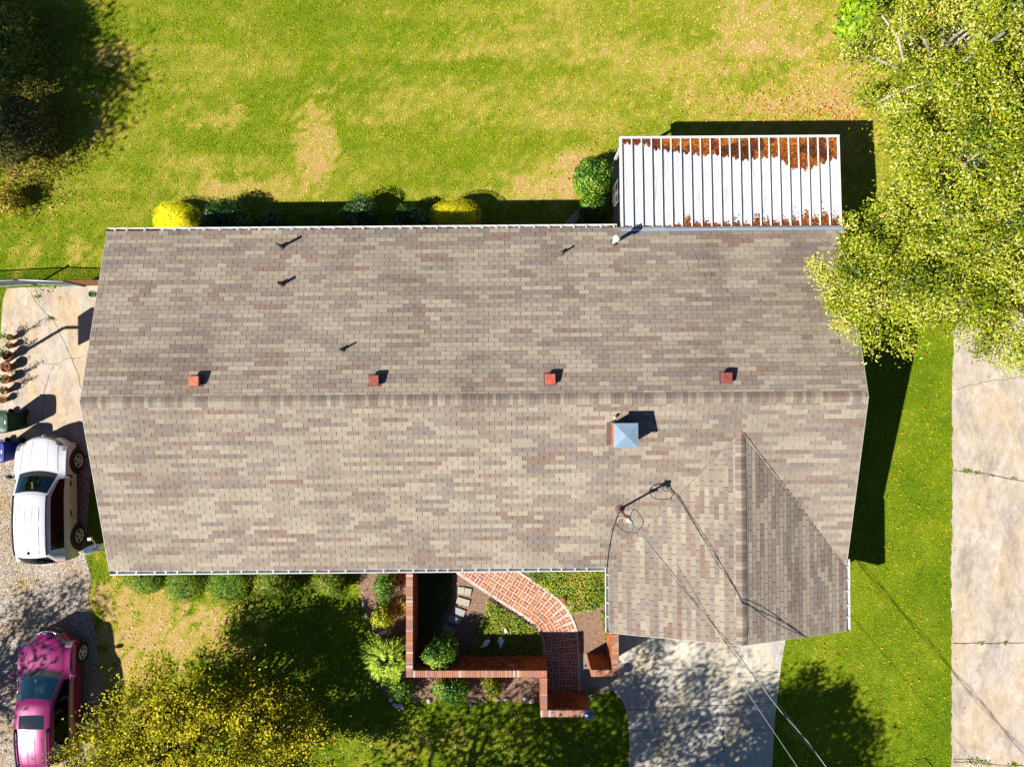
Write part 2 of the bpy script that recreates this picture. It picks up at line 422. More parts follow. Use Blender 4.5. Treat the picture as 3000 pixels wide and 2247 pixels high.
def weeds(name, spots, parent=None):
    rs = np.random.RandomState(9); C = []; 
    for x, y, r, n in spots:
        p = rs.randn(n, 3) * [r, r * 0.5, 0.015] + [x, y, 0.05]; C.append(p)
    C = np.concatenate(C); nr = rs.randn(len(C), 3) * 0.6 + [0, 0, 1]
    v, q, t = leaves_np(C, rs.uniform(0.04, 0.09, len(C)), nr, rs.rand(len(C)), rs)
    o = link(name, mesh_np(name, v, q, M_WEED, t), parent); o['kind'] = 'stuff'; return o

def line_y(u0, v0, u1, v1):
    (x0, y0), (x1, y1) = P2(u0, v0), P2(u1, v1)
    return lambda x: y0 + (x - x0) * (y1 - y0) / (x1 - x0)
# right-hand driveway: slabs with open joints
rd = empty('concrete_driveway'); rd['kind'] = 'structure'
cuts = [line_y(2790, 3000, 3230, 3000), line_y(2790, 2228, 3000, 2240), line_y(2790, 1882, 3000, 1882), line_y(2790, 1376, 3000, 1410), line_y(2790, 690, 3000, 700), line_y(2790, 200, 3000, 205), line_y(2790, -500, 3000, -500)]
for k in range(len(cuts) - 1):
    g = 0.004
    pl = clip_y(RDRIVE, (lambda x, f=cuts[k]: f(x) + g), (lambda x, f=cuts[k + 1]: f(x) - g))
    # crumbly edge against the grass
    pl2 = []
    for i in range(len(pl)):
        a, b = pl[i], pl[(i + 1) % len(pl)]; pl2.append(a)
        if abs(a[0] - b[0]) < 0.3 and min(a[0], b[0]) < 17:
            n = int(abs(a[1] - b[1]) / 0.16)
            for q in range(1, n): pl2.append((a[0] + (b[0] - a[0]) * q / n + rnd.uniform(-0.035, 0.045), a[1] + (b[1] - a[1]) * q / n))
    sheet('slab', pl2, 0.03 + 0.002 * (k % 2), M_CONC_R, 0.2, rd, None)
sheet('driveway_base', [(15.95, -24), (21, -24), (21, 20), (15.95, 20)], 0.006, M_CRACK, 0.1, rd, None)
crack([P2(2790, 1142), P2(2880, 1120), P2(3000, 1108)], 0.037, 0.012, rd, 4)
for k_, pts_ in enumerate(([(2790, 1376), (2830, 1379), (2900, 1390), (2960, 1402), (3060, 1417)], [(2790, 1882), (2850, 1881), (2900, 1883), (3060, 1881)], [(2790, 2228), (2860, 2230), (2900, 2238), (3060, 2243)], [(2790, 2222), (2840, 2224), (2880, 2226)])): crack([P2(*q) for q in pts_], 0.0385, 0.02, rd, 30 + k_, 0.02)
weeds('weed', [(*P2(2832, 1381), 0.10, 60), (*P2(2860, 1385), 0.06, 30), (*P2(2965, 1402), 0.05, 25), (*P2(2905, 1392), 0.05, 12), (*P2(2870, 1881), 0.07, 30), (*P2(2942, 1881), 0.05, 20), (*P2(2850, 2230), 0.16, 60), (*P2(2880, 2232), 0.12, 40), (*P2(2970, 2236), 0.08, 40)], rd)

# garage drive
fd = empty('garage_driveway'); fd['kind'] = 'structure'
J = line_y(1842, 2077, 2269, 2056); g = 0.012
for k, (a, b) in enumerate([((lambda x: -40), (lambda x: J(x) - g)), ((lambda x: J(x) + g), (lambda x: 40))]):
    sheet('slab', clip_y(FDRIVE, a, b), 0.03, M_CONC_F, 0.2, fd, None)
crack([P2(2020, 1960), P2(2100, 1963), P2(2150, 1970), P2(2220, 1966), P2(2282, 1971)], 0.034, 0.014, fd, 1)
crack([P2(1845, 2137), P2(1900, 2140), P2(1950, 2130), P2(2050, 2128), P2(2150, 2124), P2(2200, 2140), P2(2262, 2137)], 0.034, 0.013, fd, 2)
crack([P2(1850, 1990), P2(1846, 2030), P2(1838, 2070)], 0.034, 0.01, fd, 3)
crack([P2(2117, 2135), P2(2116, 2160), P2(2113, 2180)], 0.034, 0.03, fd, 5)
crack([P2(2118, 2175 + 8), P2(2120, 2200)], 0.034, 0.035, fd, 6)
sheet('walkway', WALK, 0.034, concrete_mat('walk_concrete', alb(200, 198, 190), alb(206, 196, 178), alb(160, 158, 152)), 0.15)

# left pad
pad = sheet('concrete_pad', PAD, 0.03, M_CONC_P, 0.2)
zc = 0.034
crack([P2(90, 850), P2(98, 872), P2(130, 905), P2(152, 933), P2(172, 965), P2(190, 1000), P2(212, 1050), P2(228, 1095), P2(242, 1140)], zc, 0.014, pad, 7)
crack([P2(212, 1050), P2(160, 1068), P2(140, 1130), P2(132, 1170), P2(126, 1200), P2(126, 1265)], zc, 0.012, pad, 8)
crack([P2(212, 1050), P2(255, 1041)], zc, 0.01, pad, 9)
crack([P2(160, 1068), P2(106, 1058), P2(66, 1076)], zc, 0.01, pad, 10)
crack([P2(104, 842), P2(112, 870), P2(118, 888)], zc, 0.012, pad, 11)
weeds('weed', [(*P2(150, 934), 0.07, 60), (*P2(112, 870), 0.06, 25), (*P2(45, 1090), 0.14, 60), (*P2(60, 1060), 0.10, 30), (*P2(140, 846), 0.3, 60)], pad)

# gravel
def gravel():
    m, n, l, out = new_mat('gravel_stone')
    b = n.new('ShaderNodeBsdfPrincipled'); b.inputs['Roughness'].default_value = 0.85
    l.new(b.outputs[0], out.inputs[0]); pos = n.new('ShaderNodeNewGeometry').outputs['Position']
    vo = n.new('ShaderNodeTexVoronoi'); vo.inputs['Scale'].default_value = 24; l.new(pos, vo.inputs['Vector'])
    sp = n.new('ShaderNodeSeparateColor'); l.new(vo.outputs['Color'], sp.inputs[0])
    r = ramp(n, [(0.0, alb(140, 134, 132)), (0.35, alb(214, 200, 190)), (0.7, alb(238, 224, 208)), (1, alb(250, 244, 238))]); l.new(sp.outputs[0], r.inputs[0])
    k = stop(n, l, noise(n, l, pos, 1.1, 5, 0.65), 0.45, 0.68)
    c = mix(n, l, r.outputs[0], alb(222, 178, 96), k, 'MIX')
    c = mix(n, l, c, (0.62, 0.58, 0.54), stop(n, l, vo.outputs['Distance'], 0.3, 0.65), 'MULTIPLY')  # darkened between stones: crevice shade put into the colour
    l.new(c, b.inputs['Base Color'])
    bp = n.new('ShaderNodeBump'); bp.inputs['Strength'].default_value = 0.9; bp.inputs['Distance'].default_value = 0.03; bp.invert = True
    l.new(vo.outputs['Distance'], bp.inputs['Height']); l.new(bp.outputs[0], b.inputs['Normal'])
    sheet('gravel_drive', GRAVEL, 0.008, m, 0.05)
    rs = np.random.RandomState(21); nn = 26000
    x = rs.uniform(-18.6, -15.0, nn); y = rs.uniform(-14, -2.2, nn); k = inpoly(x, y, GRAVEL); x, y = x[k], y[k]; nn = len(x)
    s = rs.uniform(0.012, 0.028, nn); a = rs.rand(nn) * 6.28; vs = []
    for t, zz, rr in ((0, 0, 1), (1.9, 0, 1), (3.9, 0, 1), (0.6, 1, 0.35)):
        vs.append(np.stack([x + np.cos(a + t) * s * rr, y + np.sin(a + t) * s * rr, 0.006 + zz * s * 1.2], 1))
    v = np.stack(vs, 1).reshape(-1, 3); b0 = np.arange(nn)[:, None] * 4
    f = np.concatenate([b0 + [0, 1, 3], b0 + [1, 2, 3], b0 + [2, 0, 3]], 0)
    st = leaf_mat('gravel_chip', [(0, alb(140, 134, 132)), (0.5, alb(214, 204, 196)), (0.85, alb(232, 212, 178)), (1, alb(246, 240, 234))], 0.0, 0.8)
    tag(link('gravel', mesh_np('gravel', v, f, st, np.repeat(rs.rand(nn), 4), tris=True)), 'loose grey and tan driveway gravel', 'gravel', kind='stuff')
    # grass and weeds growing through the gravel
    nn = 26000; x = rs.uniform(-18.6, -14.8, nn); y = rs.uniform(-14, -2.2, nn)
    k = inpoly(x, y, GRAVEL); x, y = x[k], y[k]
    left = np.exp(-((x + 18.2) / 0.45) ** 2) * np.exp(-((y + 4.7) / 1.4) ** 2) + 0.6 * np.clip((fbm(x, y, 1.2, 2) - 0.5) * 4, 0, 1) + 0.35 * np.exp(-((x + 17.9) / 0.3) ** 2 - ((y + 8.3) / 0.6) ** 2)
    k = rs.rand(len(x)) < left * 0.8; x, y = x[k], y[k]; nn = len(x)
    c = np.stack([x, y, 0.02 + rs.rand(nn) * 0.02], 1)
    v, q, t = leaves_np(c, rs.uniform(0.03, 0.07, nn), rs.randn(nn, 3) * 0.5 + [0, 0, 1], np.clip(0.55 + 0.4 * (fbm(x, y, 0.8, 1) - 0.5) + rs.normal(0, 0.15, nn), 0, 1), rs, 0.3)
    tag(link('weeds', mesh_np('weeds', v, q, leaf_mat('drive_weed', [(0, alb(110, 140, 20)), (0.5, alb(196, 178, 60)), (1, alb(226, 178, 84))]), t)), 'thin dry weeds growing through the gravel', 'weeds', kind='stuff')
gravel()

# ------------------------------------------------------------------ the house
X0, X1, YF, YR, YRIDGE, ZE, ZR = -13.02, 10.73, -5.95, 4.99, -0.48, 2.70, 4.20
SM = (ZR - ZE) / (YR - YRIDGE)
WX, WZ, WXL, WYF = 6.97, 3.91, 3.08, -8.05      # garage wing ridge, its left eave, its front
YAP = YRIDGE - (ZR - WZ) / SM
def z_main(x, y): return ZR - SM * abs(y - YRIDGE)
SL, SR = (WZ - ZE) / (WX - WXL), (WZ - ZE) / (X1 - WX)
def z_wl(x, y): return WZ - SL * (WX - x)
def z_wr(x, y): return WZ - SR * (x - WX)

house = empty('house', (0, 0, 0), 0, 'long low house with a brown shingle gable roof and a garage wing', 'house')
M_DECK = mat('roof_felt', (0.035, 0.03, 0.027), 0.95, 0.2)
M_WHITE = mat('white_painted_metal', (0.46, 0.46, 0.45), 0.4, 0.05, 3, spec=0.4)
M_WALLB = mat('house_wall_brick', alb(150, 80, 55), 0.9, 0.3, 8, bump=0.3)
M_TRIM = mat('soffit_paint', (0.62, 0.60, 0.56), 0.6, 0.1)
# deck (a thin slab under the shingles) and fascia
def roof_deck():
    mb = MB(); e = 0.012
    faces = [([(X0, YR), (X0, YRIDGE), (X1, YRIDGE), (X1, YR)], z_main), ([(X0, YRIDGE), (X0, YF), (WXL, YF), (WX, YAP), (WX, YRIDGE)], z_main),
             ([(WX, YRIDGE), (WX, YAP), (X1, YF), (X1, YRIDGE)], z_main), ([(WX, YAP), (WXL, YF), (WXL, WYF), (WX, WYF)], z_wl), ([(WX, YAP), (WX, WYF), (X1, WYF), (X1, YF)], z_wr)]
    for pl, zf in faces:
        mb.poly([(x, y, zf(x, y) - e) for x, y in pl])
        mb.poly([(x, y, zf(x, y) - 0.14) for x, y in pl[::-1]], 1)
    edges = [((X0, YR), (X1, YR), z_main), ((X0, YF), (WXL, YF), z_main), ((WXL, YF), (WXL, WYF), z_wl), ((WXL, WYF), (WX, WYF), z_wl), ((WX, WYF), (X1, WYF), z_wr), ((X1, WYF), (X1, YF), z_wr),
             ((X1, YF), (X1, YRIDGE), z_main), ((X1, YRIDGE), (X1, YR), z_main), ((X0, YR), (X0, YRIDGE), z_main), ((X0, YRIDGE), (X0, YF), z_main)]
    for a, b, zf in edges:
        za, zb = zf(*a), zf(*b)
        mb.poly([(*a, za - e), (*b, zb - e), (*b, zb - 0.14), (*a, za - 0.14)], 1)
    return mb.build('roof', [M_DECK, M_TRIM], house)
roof = roof_deck()

# shingles
TONES = [alb(206, 192, 172), alb(199, 185, 165), alb(190, 175, 157), alb(181, 167, 152), alb(175, 162, 151), alb(177, 157, 142), alb(169, 147, 132), alb(166, 153, 144)]
WEIGHT = [0.14, 0.17, 0.20, 0.15, 0.11, 0.11, 0.07, 0.05]
def shingle_mat(i, c):
    m, n, l, out = new_mat('shingle_granules_%d' % i)
    b = n.new('ShaderNodeBsdfPrincipled'); b.inputs['Roughness'].default_value = 0.92; b.inputs['Specular IOR Level'].default_value = 0.15
    l.new(b.outputs[0], out.inputs[0]); pos = n.new('ShaderNodeNewGeometry').outputs['Position']
    f = noise(n, l, pos, 9, 4, 0.7); r = ramp(n, [(0.3, tuple(x * 0.86 for x in c)), (0.7, tuple(x * 1.12 for x in c))]); l.new(f, r.inputs[0])
    sp = noise(n, l, pos, 95, 2, 0.8); c2 = mix(n, l, r.outputs[0], (0.66, 0.64, 0.62), stop(n, l, sp, 0.52, 0.38), 'MULTIPLY')
    big = noise(n, l, pos, 0.45, 4, 0.6, (1.2, 0.5, 1)); c3 = mix(n, l, c2, (0.80, 0.79, 0.79), stop(n, l, big, 0.45, 0.68), 'MULTIPLY')
    l.new(c3, b.inputs['Base Color']); return m
M_SH = [shingle_mat(i, c) for i, c in enumerate(TONES)]

def clip_convex(poly, region):
    """clip a polygon to a convex region given anticlockwise"""
    out = poly
    for i in range(len(region)):
        a, b = region[i], region[(i + 1) % len(region)]
        nx, ny = -(b[1] - a[1]), b[0] - a[0]
        if not out: return []
        o = []
        for k in range(len(out)):
            p, q = out[k], out[(k + 1) % len(out)]
            dp = (p[0] - a[0]) * nx + (p[1] - a[1]) * ny; dq = (q[0] - a[0]) * nx + (q[1] - a[1]) * ny
            if dp >= 0: o.append(p)
            if (dp >= 0) != (dq >= 0):
                t = dp / (dp - dq); o.append((p[0] + (q[0] - p[0]) * t, p[1] + (q[1] - p[1]) * t))
        out = o
    return out

TAB, EXPO, GAP = 0.333, 0.1425, 0.013
tabs = []     # (projected area, polygon in plan, z function, normal, lower edge position, up vector, tone, full?)
def course_tones(r, n):
    t = []; b = r.uniform(-0.22, 0.22); wts = [w * math.exp(b * (3.5 - i)) for i, w in enumerate(WEIGHT)]
    while len(t) < n:
        cur = r.choices(range(8), wts)[0]; run = r.choice([1, 1, 2, 2, 3, 3]); t += [cur] * run
    return t[:n]
def lay(regions, zf, eave, up, ext, across0, across1, seed, slope):
    """courses of tabs from the eave up; up is the plan direction up the slope, ext the plan depth"""
    r = random.Random(seed); ce = EXPO / math.sqrt(1 + slope * slope); rows = int(ext / ce) + 2
    ux, uy = up; ax, ay = (abs(uy), abs(ux))     # along the eave
    nt = int((across1 - across0) / TAB) + 3
    nz = Vector((-ux * slope, -uy * slope, 1)).normalized()
    for k in range(rows):
        tones = course_tones(r, nt); shift = (TAB * 0.5 if k % 2 else 0) + r.uniform(-0.012, 0.012) - TAB * r.choice([0, 0, 0])
        lo, hi = k * ce, (k + 1) * ce
        if k == 0: lo -= 0.02
        for i in range(nt):
            a0 = across0 - TAB + i * TAB + shift + GAP / 2; a1 = a0 + TAB - GAP
            if tones[i] == tones[min(i + 1, nt - 1)] and r.random() < 0.12: a1 += GAP      # slot closed up
            q = []
            for aa, ss in ((a0, lo), (a1, lo), (a1, hi), (a0, hi)):
                q.append((eave[0] * abs(ux) + ux * ss + ax * aa, eave[1] * abs(uy) + uy * ss + ay * aa))
            s2 = sum(q[m][0] * q[(m + 1) % 4][1] - q[(m + 1) % 4][0] * q[m][1] for m in range(4))
            if s2 < 0: q = q[::-1]
            for reg in regions:
                c = clip_convex(q, reg)
                if len(c) < 3: continue
                area = abs(sum(c[m][0] * c[(m + 1) % len(c)][1] - c[(m + 1) % len(c)][0] * c[m][1] for m in range(len(c)))) / 2
                if area < 2e-4: continue
                cx = sum(p[0] for p in c) / len(c); cy = sum(p[1] for p in c) / len(c)
                tabs.append((area / (H - zf(cx, cy)) ** 2, c, zf, nz, lo, ce, (ux, uy), eave, tones[i], (cx, cy), area > 0.95 * (a1 - a0) * ce))
ccw = lambda p: p if sum(p[i][0] * p[(i + 1) % len(p)][1] - p[(i + 1) % len(p)][0] * p[i][1] for i in range(len(p))) > 0 else p[::-1]
lay([ccw([(X0, YR + 0.02), (X0, YRIDGE), (X1, YRIDGE), (X1, YR + 0.02)])], z_main, (0, YR), (0, -1), YR - YRIDGE, X0, X1, 1, SM)
lay([ccw([(X0, YRIDGE), (X0, YF), (WXL, YF), (WX, YAP), (WX, YRIDGE)]), ccw([(WX, YRIDGE), (WX, YAP), (X1, YF), (X1, YRIDGE)])], z_main, (0, YF), (0, 1), YRIDGE - YF, X0, X1, 2, SM)
lay([ccw([(WX, YAP), (WXL, YF), (WXL, WYF), (WX, WYF)])], z_wl, (WXL, 0), (1, 0), WX - WXL, WYF, YAP, 3, SL)
lay([ccw([(WX, YAP), (WX, WYF), (X1, WYF), (X1, YF)])], z_wr, (X1, 0), (-1, 0), X1 - WX, WYF, YAP, 4, SR)
def tab_geom(t, origin):
    _, c, zf, nz, lo, ce, up, eave, tone, ctr, full = t
    top = []; bot = []
    for x, y in c:
        s = (x - eave[0] * abs(up[0])) * up[0] + (y - eave[1] * abs(up[1])) * up[1]
        if up[0]: s = (x - eave[0]) * up[0]
        else: s = (y - eave[1]) * up[1]
        f = 1 - (s - lo) / ce
        z = zf(x, y); h = 0.0015 + 0.0095 * max(0, min(1, f))
        top.append((x - origin[0], y - origin[1], z + h - origin[2])); bot.append((x - origin[0], y - origin[1], z - 0.011 - origin[2]))
    return top, bot
order = sorted(range(len(tabs)), key=lambda i: -tabs[i][0])
single = set([i for i in order if tabs[i][-1]][:300])
mbs = MB(); cache = {}
for i, t in enumerate(tabs):
    if i in single:
        o = (t[9][0], t[9][1], t[2](*t[9])); key = (t[6], t[7], t[8], round(t[0] * (H - t[2](*t[9])) ** 2, 5))
        if key not in cache:
            top, bot = tab_geom(t, o); mb = MB(); mb.poly(top); n = len(top)
            for k in range(n): mb.poly([bot[k], bot[(k + 1) % n], top[(k + 1) % n], top[k]])
            cache[key] = mb.mesh('shingle', M_SH[t[8]])
        link('shingle', cache[key], roof, o)
    else:
        top, bot = tab_geom(t, (0, 0, 0)); n = len(top); mbs.poly(top, t[8])
        for k in range(n): mbs.poly([bot[k], bot[(k + 1) % n], top[(k + 1) % n], top[k]], t[8])
tag(mbs.build('shingles', M_SH, roof), kind='stuff')

# ridge caps, bent over the ridge, each lapping the next
def caps(p0, p1, half, slope_a, slope_b, seed, step=0.128):
    r = random.Random(seed); d = Vector(p1) - Vector(p0); L = d.length; d.normalize(); side = Vector((-d.y, d.x, 0))
    n = int(L / step); cc = {}
    for k in range(n):
        tone = r.choice([0, 0, 1, 2, 3, 4, 5, 6, 6, 7]); key = tone
        if key not in cc:
            mb = MB(); prof = [(-half, -half * slope_a + 0.012), (-half * 0.45, -half * 0.45 * slope_a + 0.028), (0, 0.030), (half * 0.45, -half * 0.45 * slope_b + 0.028), (half, -half * slope_b + 0.012)]
            e0, e1 = 0.009, step + 0.001
            for (a, za), (b, zb) in zip(prof, prof[1:]):
                A0, B0, A1, B1 = [side * s + d * e + Vector((0, 0, z + (0.010 if e == e0 else 0))) for s, z, e in ((a, za, e0), (b, zb, e0), (a, za, e1), (b, zb, e1))]
                mb.poly([A0, A1, B1, B0]); mb.poly([A0, B0, B0 - Vector((0, 0, 0.02)), A0 - Vector((0, 0, 0.02))])
            for s, z in (prof[0], prof[-1]):
                A0, A1 = side * s + d * e0 + Vector((0, 0, z + 0.01)), side * s + d * e1 + Vector((0, 0, z)); mb.poly([A0, A1, A1 - Vector((0, 0, 0.03)), A0 - Vector((0, 0, 0.03))])
            cc[key] = mb.mesh('ridge_cap', M_SH[tone])
        link('ridge_cap', cc[key], roof, Vector(p0) + d * (k * step))
caps((X0, YRIDGE, ZR), (X1, YRIDGE, ZR), 0.168, SM, SM, 5)
caps((WX, WYF, WZ), (WX, YAP + 0.25, WZ), 0.165, SL, SR, 6)
# dark tar line down the right valley, thin line down the left one
M_TAR = mat('roof_tar', (0.02, 0.02, 0.02), 0.6, 0.2)
def strip3(pts, w, m, name, parent, lift=0.014):
    mb = MB(); r = random.Random(3)
    pts = [Vector(p) for p in pts]
    fine = []
    for a, b in zip(pts, pts[1:]):
        n = max(2, int((b - a).length / 0.15)); fine += [a.lerp(b, i / n) for i in range(n)]
    fine.append(pts[-1]); L = []
    for i, p in enumerate(fine):
        d = (fine[min(i + 1, len(fine) - 1)] - fine[max(i - 1, 0)]).normalized(); s = Vector((-d.y, d.x, 0)).normalized() * w * r.uniform(0.3, 0.75)
        L.append((p + s + Vector((0, 0, lift)), p - s + Vector((0, 0, lift))))
    for (a, b), (c, d) in zip(L, L[1:]): mb.poly([b, d, c, a])
    return mb.build(name, m, parent)
strip3([(WX + 0.1, YAP, WZ), (X1 - 0.05, YF + 0.05, ZE)], 0.028, M_TAR, 'valley_seal', roof)
strip3([(WX - 0.1, YAP - 0.05, WZ), (WXL + 0.05, YF + 0.03, ZE)], 0.012, mat('valley_edge', (0.08, 0.06, 0.05), 0.9), 'valley_seal', roof)
strip3([(WX + 0.17, YAP + 0.02, WZ - 0.05), (WX + 0.17, WYF, WZ - 0.05)], 0.014, M_TAR, 'ridge_seal', roof, 0.012)
# white drip edge along the rakes
def rake(a, b, w=0.035):
    a, b = Vector(a), Vector(b); d = (b - a).normalized(); s = d.cross(Vector((0, 0, 1))).normalized() * w
    mb = MB(); u = Vector((0, 0, 0.006)); dn = Vector((0, 0, 0.15))
    A, B, C, D = a, b, b + s, a + s
    mb.poly([A + u, B + u, C + u, D + u]); mb.poly([D + u, C + u, C - dn, D - dn]); mb.poly([A + u, D + u, D - dn, A - dn]); mb.poly([C + u, B + u, B - dn, C - dn])
    mb.build('rake_trim', M_WHITE_D, house)
M_WHITE_D = mat('weathered_trim', (0.26, 0.25, 0.225), 0.6, 0.15, 4)
rake((X0, YRIDGE, ZR), (X0, YR, ZE), -0.018); rake((X0, YF, ZE), (X0, YRIDGE, ZR), -0.018)
rake((X1, YR, ZE), (X1, YRIDGE, ZR), -0.02); rake((X1, YRIDGE, ZR), (X1, YF, ZE), -0.02)
rake((WX, WYF, WZ), (WXL, WYF, ZE), -0.02); rake((X1, WYF, ZE), (WX, WYF, WZ), -0.02)
# walls under the eaves
def walls():
    mb = MB()
    pl = ccw([(X0 + 0.42, YR - 0.44), (X1 - 0.42, YR - 0.44), (X1 - 0.42, WYF + 0.42), (WXL + 0.42, WYF + 0.42), (WXL + 0.42, YF + 0.44), (X0 + 0.42, YF + 0.44)])
    for a, b in zip(pl, pl[1:] + pl[:1]): mb.poly([(*a, -0.1), (*b, -0.1), (*b, ZE + 0.05), (*a, ZE + 0.05)])
    for x in (X0 + 0.42, X1 - 0.42):
        mb.poly([(x, YF + 0.44, ZE), (x, YR - 0.44, ZE), (x, YRIDGE, ZR - 0.17)])
    mb.poly([(WXL + 0.42, WYF + 0.42, ZE), (X1 - 0.42, WYF + 0.42, ZE), (WX, WYF + 0.42, WZ - 0.17)])
    mb.build('wall', M_WALLB, house)
    g = MB()
    for k in range(4): g.obox((7.2, WYF + 0.40, 0.29 + 0.56 * k), 4.9, 0.05, 0.54, 0, 0, 0.0)
    g.build('garage_door', M_WHITE, house)
walls()

# gutters: trough, with hangers across
def gutter(a, b, out, name='gutter', debris=None, seed=0, w=0.125, nh=None):
    a, b, out = Vector((*a, 0)), Vector((*b, 0)), Vector((*out, 0)); d = (b - a).normalized(); L = (b - a).length; mb = MB()
    z1, z0 = ZE - 0.005, ZE - 0.12; t = 0.022
    prof = [(0.012, z1 - 0.02), (0.012, z0), (w * 0.72, z0), (w, z1 - 0.045), (w, z1), (w - t, z1), (w - t, z1 - 0.03), (w * 0.7 - 0.003, z0 + 0.006), (0.018, z0 + 0.006)]
    n = len(prof)
    for k in range(n - 1):
        (s0, h0), (s1, h1) = prof[k], prof[k + 1]
        A, B, C, D = a + out * s0 + Vector((0, 0, h0)), b + out * s0 + Vector((0, 0, h0)), b + out * s1 + Vector((0, 0, h1)), a + out * s1 + Vector((0, 0, h1)); mb.poly([A, B, C, D])
    for e in (a, b): mb.poly([e + out * s + Vector((0, 0, h)) for s, h in ((0.012, z0), (0.012, z1), (w, z1), (w, z1 - 0.045), (w * 0.72, z0))])
    g = mb.build(name, M_WHITE, house); r = random.Random(seed)
    hm = None; s = 0.25; Rz = math.atan2(d.y, d.x)
    while s < L - 0.1:
        if hm is None:
            h = MB(); h.obox((0, w / 2, 0.008), 0.018, w, 0.012); h.obox((0.028, w * 0.42, 0.004), 0.012, w * 0.6, 0.01, 0.6); hm = h.mesh('hanger', M_WHITE)
        o = link('hanger', hm, g, a + d * s + Vector((0, 0, z1))); o.rotation_euler = (0, 0, Rz if (Vector((-d.y, d.x, 0)).dot(out) > 0) else Rz + math.pi)
        s += r.uniform(0.34, 0.62)
    return g
M_LEAFD = leaf_mat('fallen_leaf', [(0, alb(74, 44, 36)), (0.35, alb(126, 72, 44)), (0.62, alb(190, 98, 40)), (0.85, alb(236, 148, 44)), (1, alb(236, 190, 100))], 0.1, 0.7, 0.1, 1.25)
gr = gutter((X0 - 0.01, YR), (3.42, YR), (0, 1), seed=1)
gf = gutter((X0, YF), (WXL - 0.13, YF), (0, -1), seed=2)
gw = gutter((WXL, YF - 0.0), (WXL, WYF), (-1, 0), seed=3)
gx = gutter((X1, YF + 0.2), (X1, WYF), (1, 0), seed=4)
def gutter_leaves(g, x0, x1, y, n, dens=1.0):
    rs = np.random.RandomState(n); c = np.stack([rs.uniform(x0, x1, n), y + rs.uniform(-0.035, 0.035, n), ZE - 0.095 + rs.rand(n) * 0.03], 1)
    v, q, t = leaves_np(c, rs.uniform(0.03, 0.07, n), rs.randn(n, 3) * 0.5 + [0, 0, 1], rs.rand(n) * 0.6, rs)
    tag(link('leaf_debris', mesh_np('leaf_debris', v, q, M_LEAFD, t), g), kind='stuff')
gutter_leaves(gr, X0, X0 + 1.6, YR + 0.055, 420); gutter_leaves(gr, 3.2, 3.45, YR + 0.055, 60); gutter_leaves(gr, X0 + 1.6, 3.2, YR + 0.055, 260)

# plumbing vents and stacks standing on the rear slope
M_PIPE = mat('pipe_grey', alb(150, 140, 138), 0.5, 0.15)
M_PIPED = mat('pipe_dark', alb(90, 70, 62), 0.6, 0.2)
M_LEAD = mat('lead_boot', alb(122, 98, 86), 0.7, 0.25)
M_BLACK = mat('bore_shade_black', (0.006, 0.006, 0.006), 0.9, 0.0)
def vent_pipe(u, v, h, r, m, boot=0.11, cap=False):
    z = ZE + 0.55
    for _ in range(6): x, y = P2(u, v, z); z = z_main(x, y)
    e = empty('vent_pipe', (x, y, z), 0, parent=house)
    b = MB(); b.lathe([(boot, -SM * 0.02 - 0.03), (boot, 0.012), (boot * 0.8, 0.03), (r + 0.025, 0.07), (r + 0.012, 0.13)], 16, M=Matrix.Rotation(math.atan(SM), 3, 'X').inverted()); b.build('boot', M_LEAD, e)
    p = MB(); p.lathe([(r, -0.05), (r, h), (r * 0.72, h), (r * 0.72, h - 0.12)], 16); p.build('pipe', [m], e)
    k = MB(); k.lathe([(r * 0.7, h - 0.115), (r * 0.7, h - 0.11)], 12); k.build('bore_shade_disc', M_BLACK, e)  # near-black disc painted in for the shade down the pipe
    if cap:
        c = MB(); c.lathe([(r * 1.1, h - 0.02), (r * 1.9, h + 0.02), (r * 1.95, h + 0.10), (r * 1.7, h + 0.16), (r * 1.0, h + 0.20), (0.005, h + 0.215)], 20); c.build('cap', M_WHITE, e)
vent_pipe(826, 724, 0.52, 0.045, M_PIPE); vent_pipe(827, 833, 0.34, 0.05, M_PIPED); vent_pipe(1004, 1025, 0.36, 0.03, M_PIPED, 0.085); vent_pipe(1646, 742, 0.36, 0.03, M_LEAD, 0.085)
vent_pipe(1797, 712, 0.62, 0.06, M_WHITE, 0.13, True)

# square red box vents near the ridge
def box_vent(u, v, c1, c2):
    z = 4.1
    for _ in range(6): x, y = P2(u, v, z + 0.2); z = z_main(x, y)
    e = empty('box_vent', (x, y, z), rnd.uniform(-0.02, 0.02), parent=house)
    m = mat('box_vent_paint', c1, 0.5, 0.12, 9, col2=c2)
    f = MB(); f.obox((0, 0, 0.0), 0.40, 0.40, 0.03, 0, 0, 0.005, M=Matrix.Rotation(-math.atan(SM), 3, 'X')); f.build('flange', M_LEAD, e)
    b = MB(); b.obox((0, 0, 0.07), 0.24, 0.24, 0.2); b.build('neck', m, e)
    t = MB(); t.obox((0, 0, 0.17), 0.315, 0.315, 0.10, 0, 0, 0.02); t.build('hood', m, e)
    for s in (-1, 1):
        k = MB(); k.obox((0, 0, 0.222), 0.012, 0.33, 0.008, s * math.pi / 4); 
    k.build('crease', m, e)
for u, v, c1, c2 in ((568, 1116, alb(226, 124, 92), alb(216, 110, 84)), (1095, 1114, alb(178, 92, 80), alb(170, 88, 78)), (1613, 1110, alb(228, 116, 82), alb(214, 100, 72)), (2131, 1106, alb(172, 88, 80), alb(166, 84, 78))):
    box_vent(u, v, c1, c2)

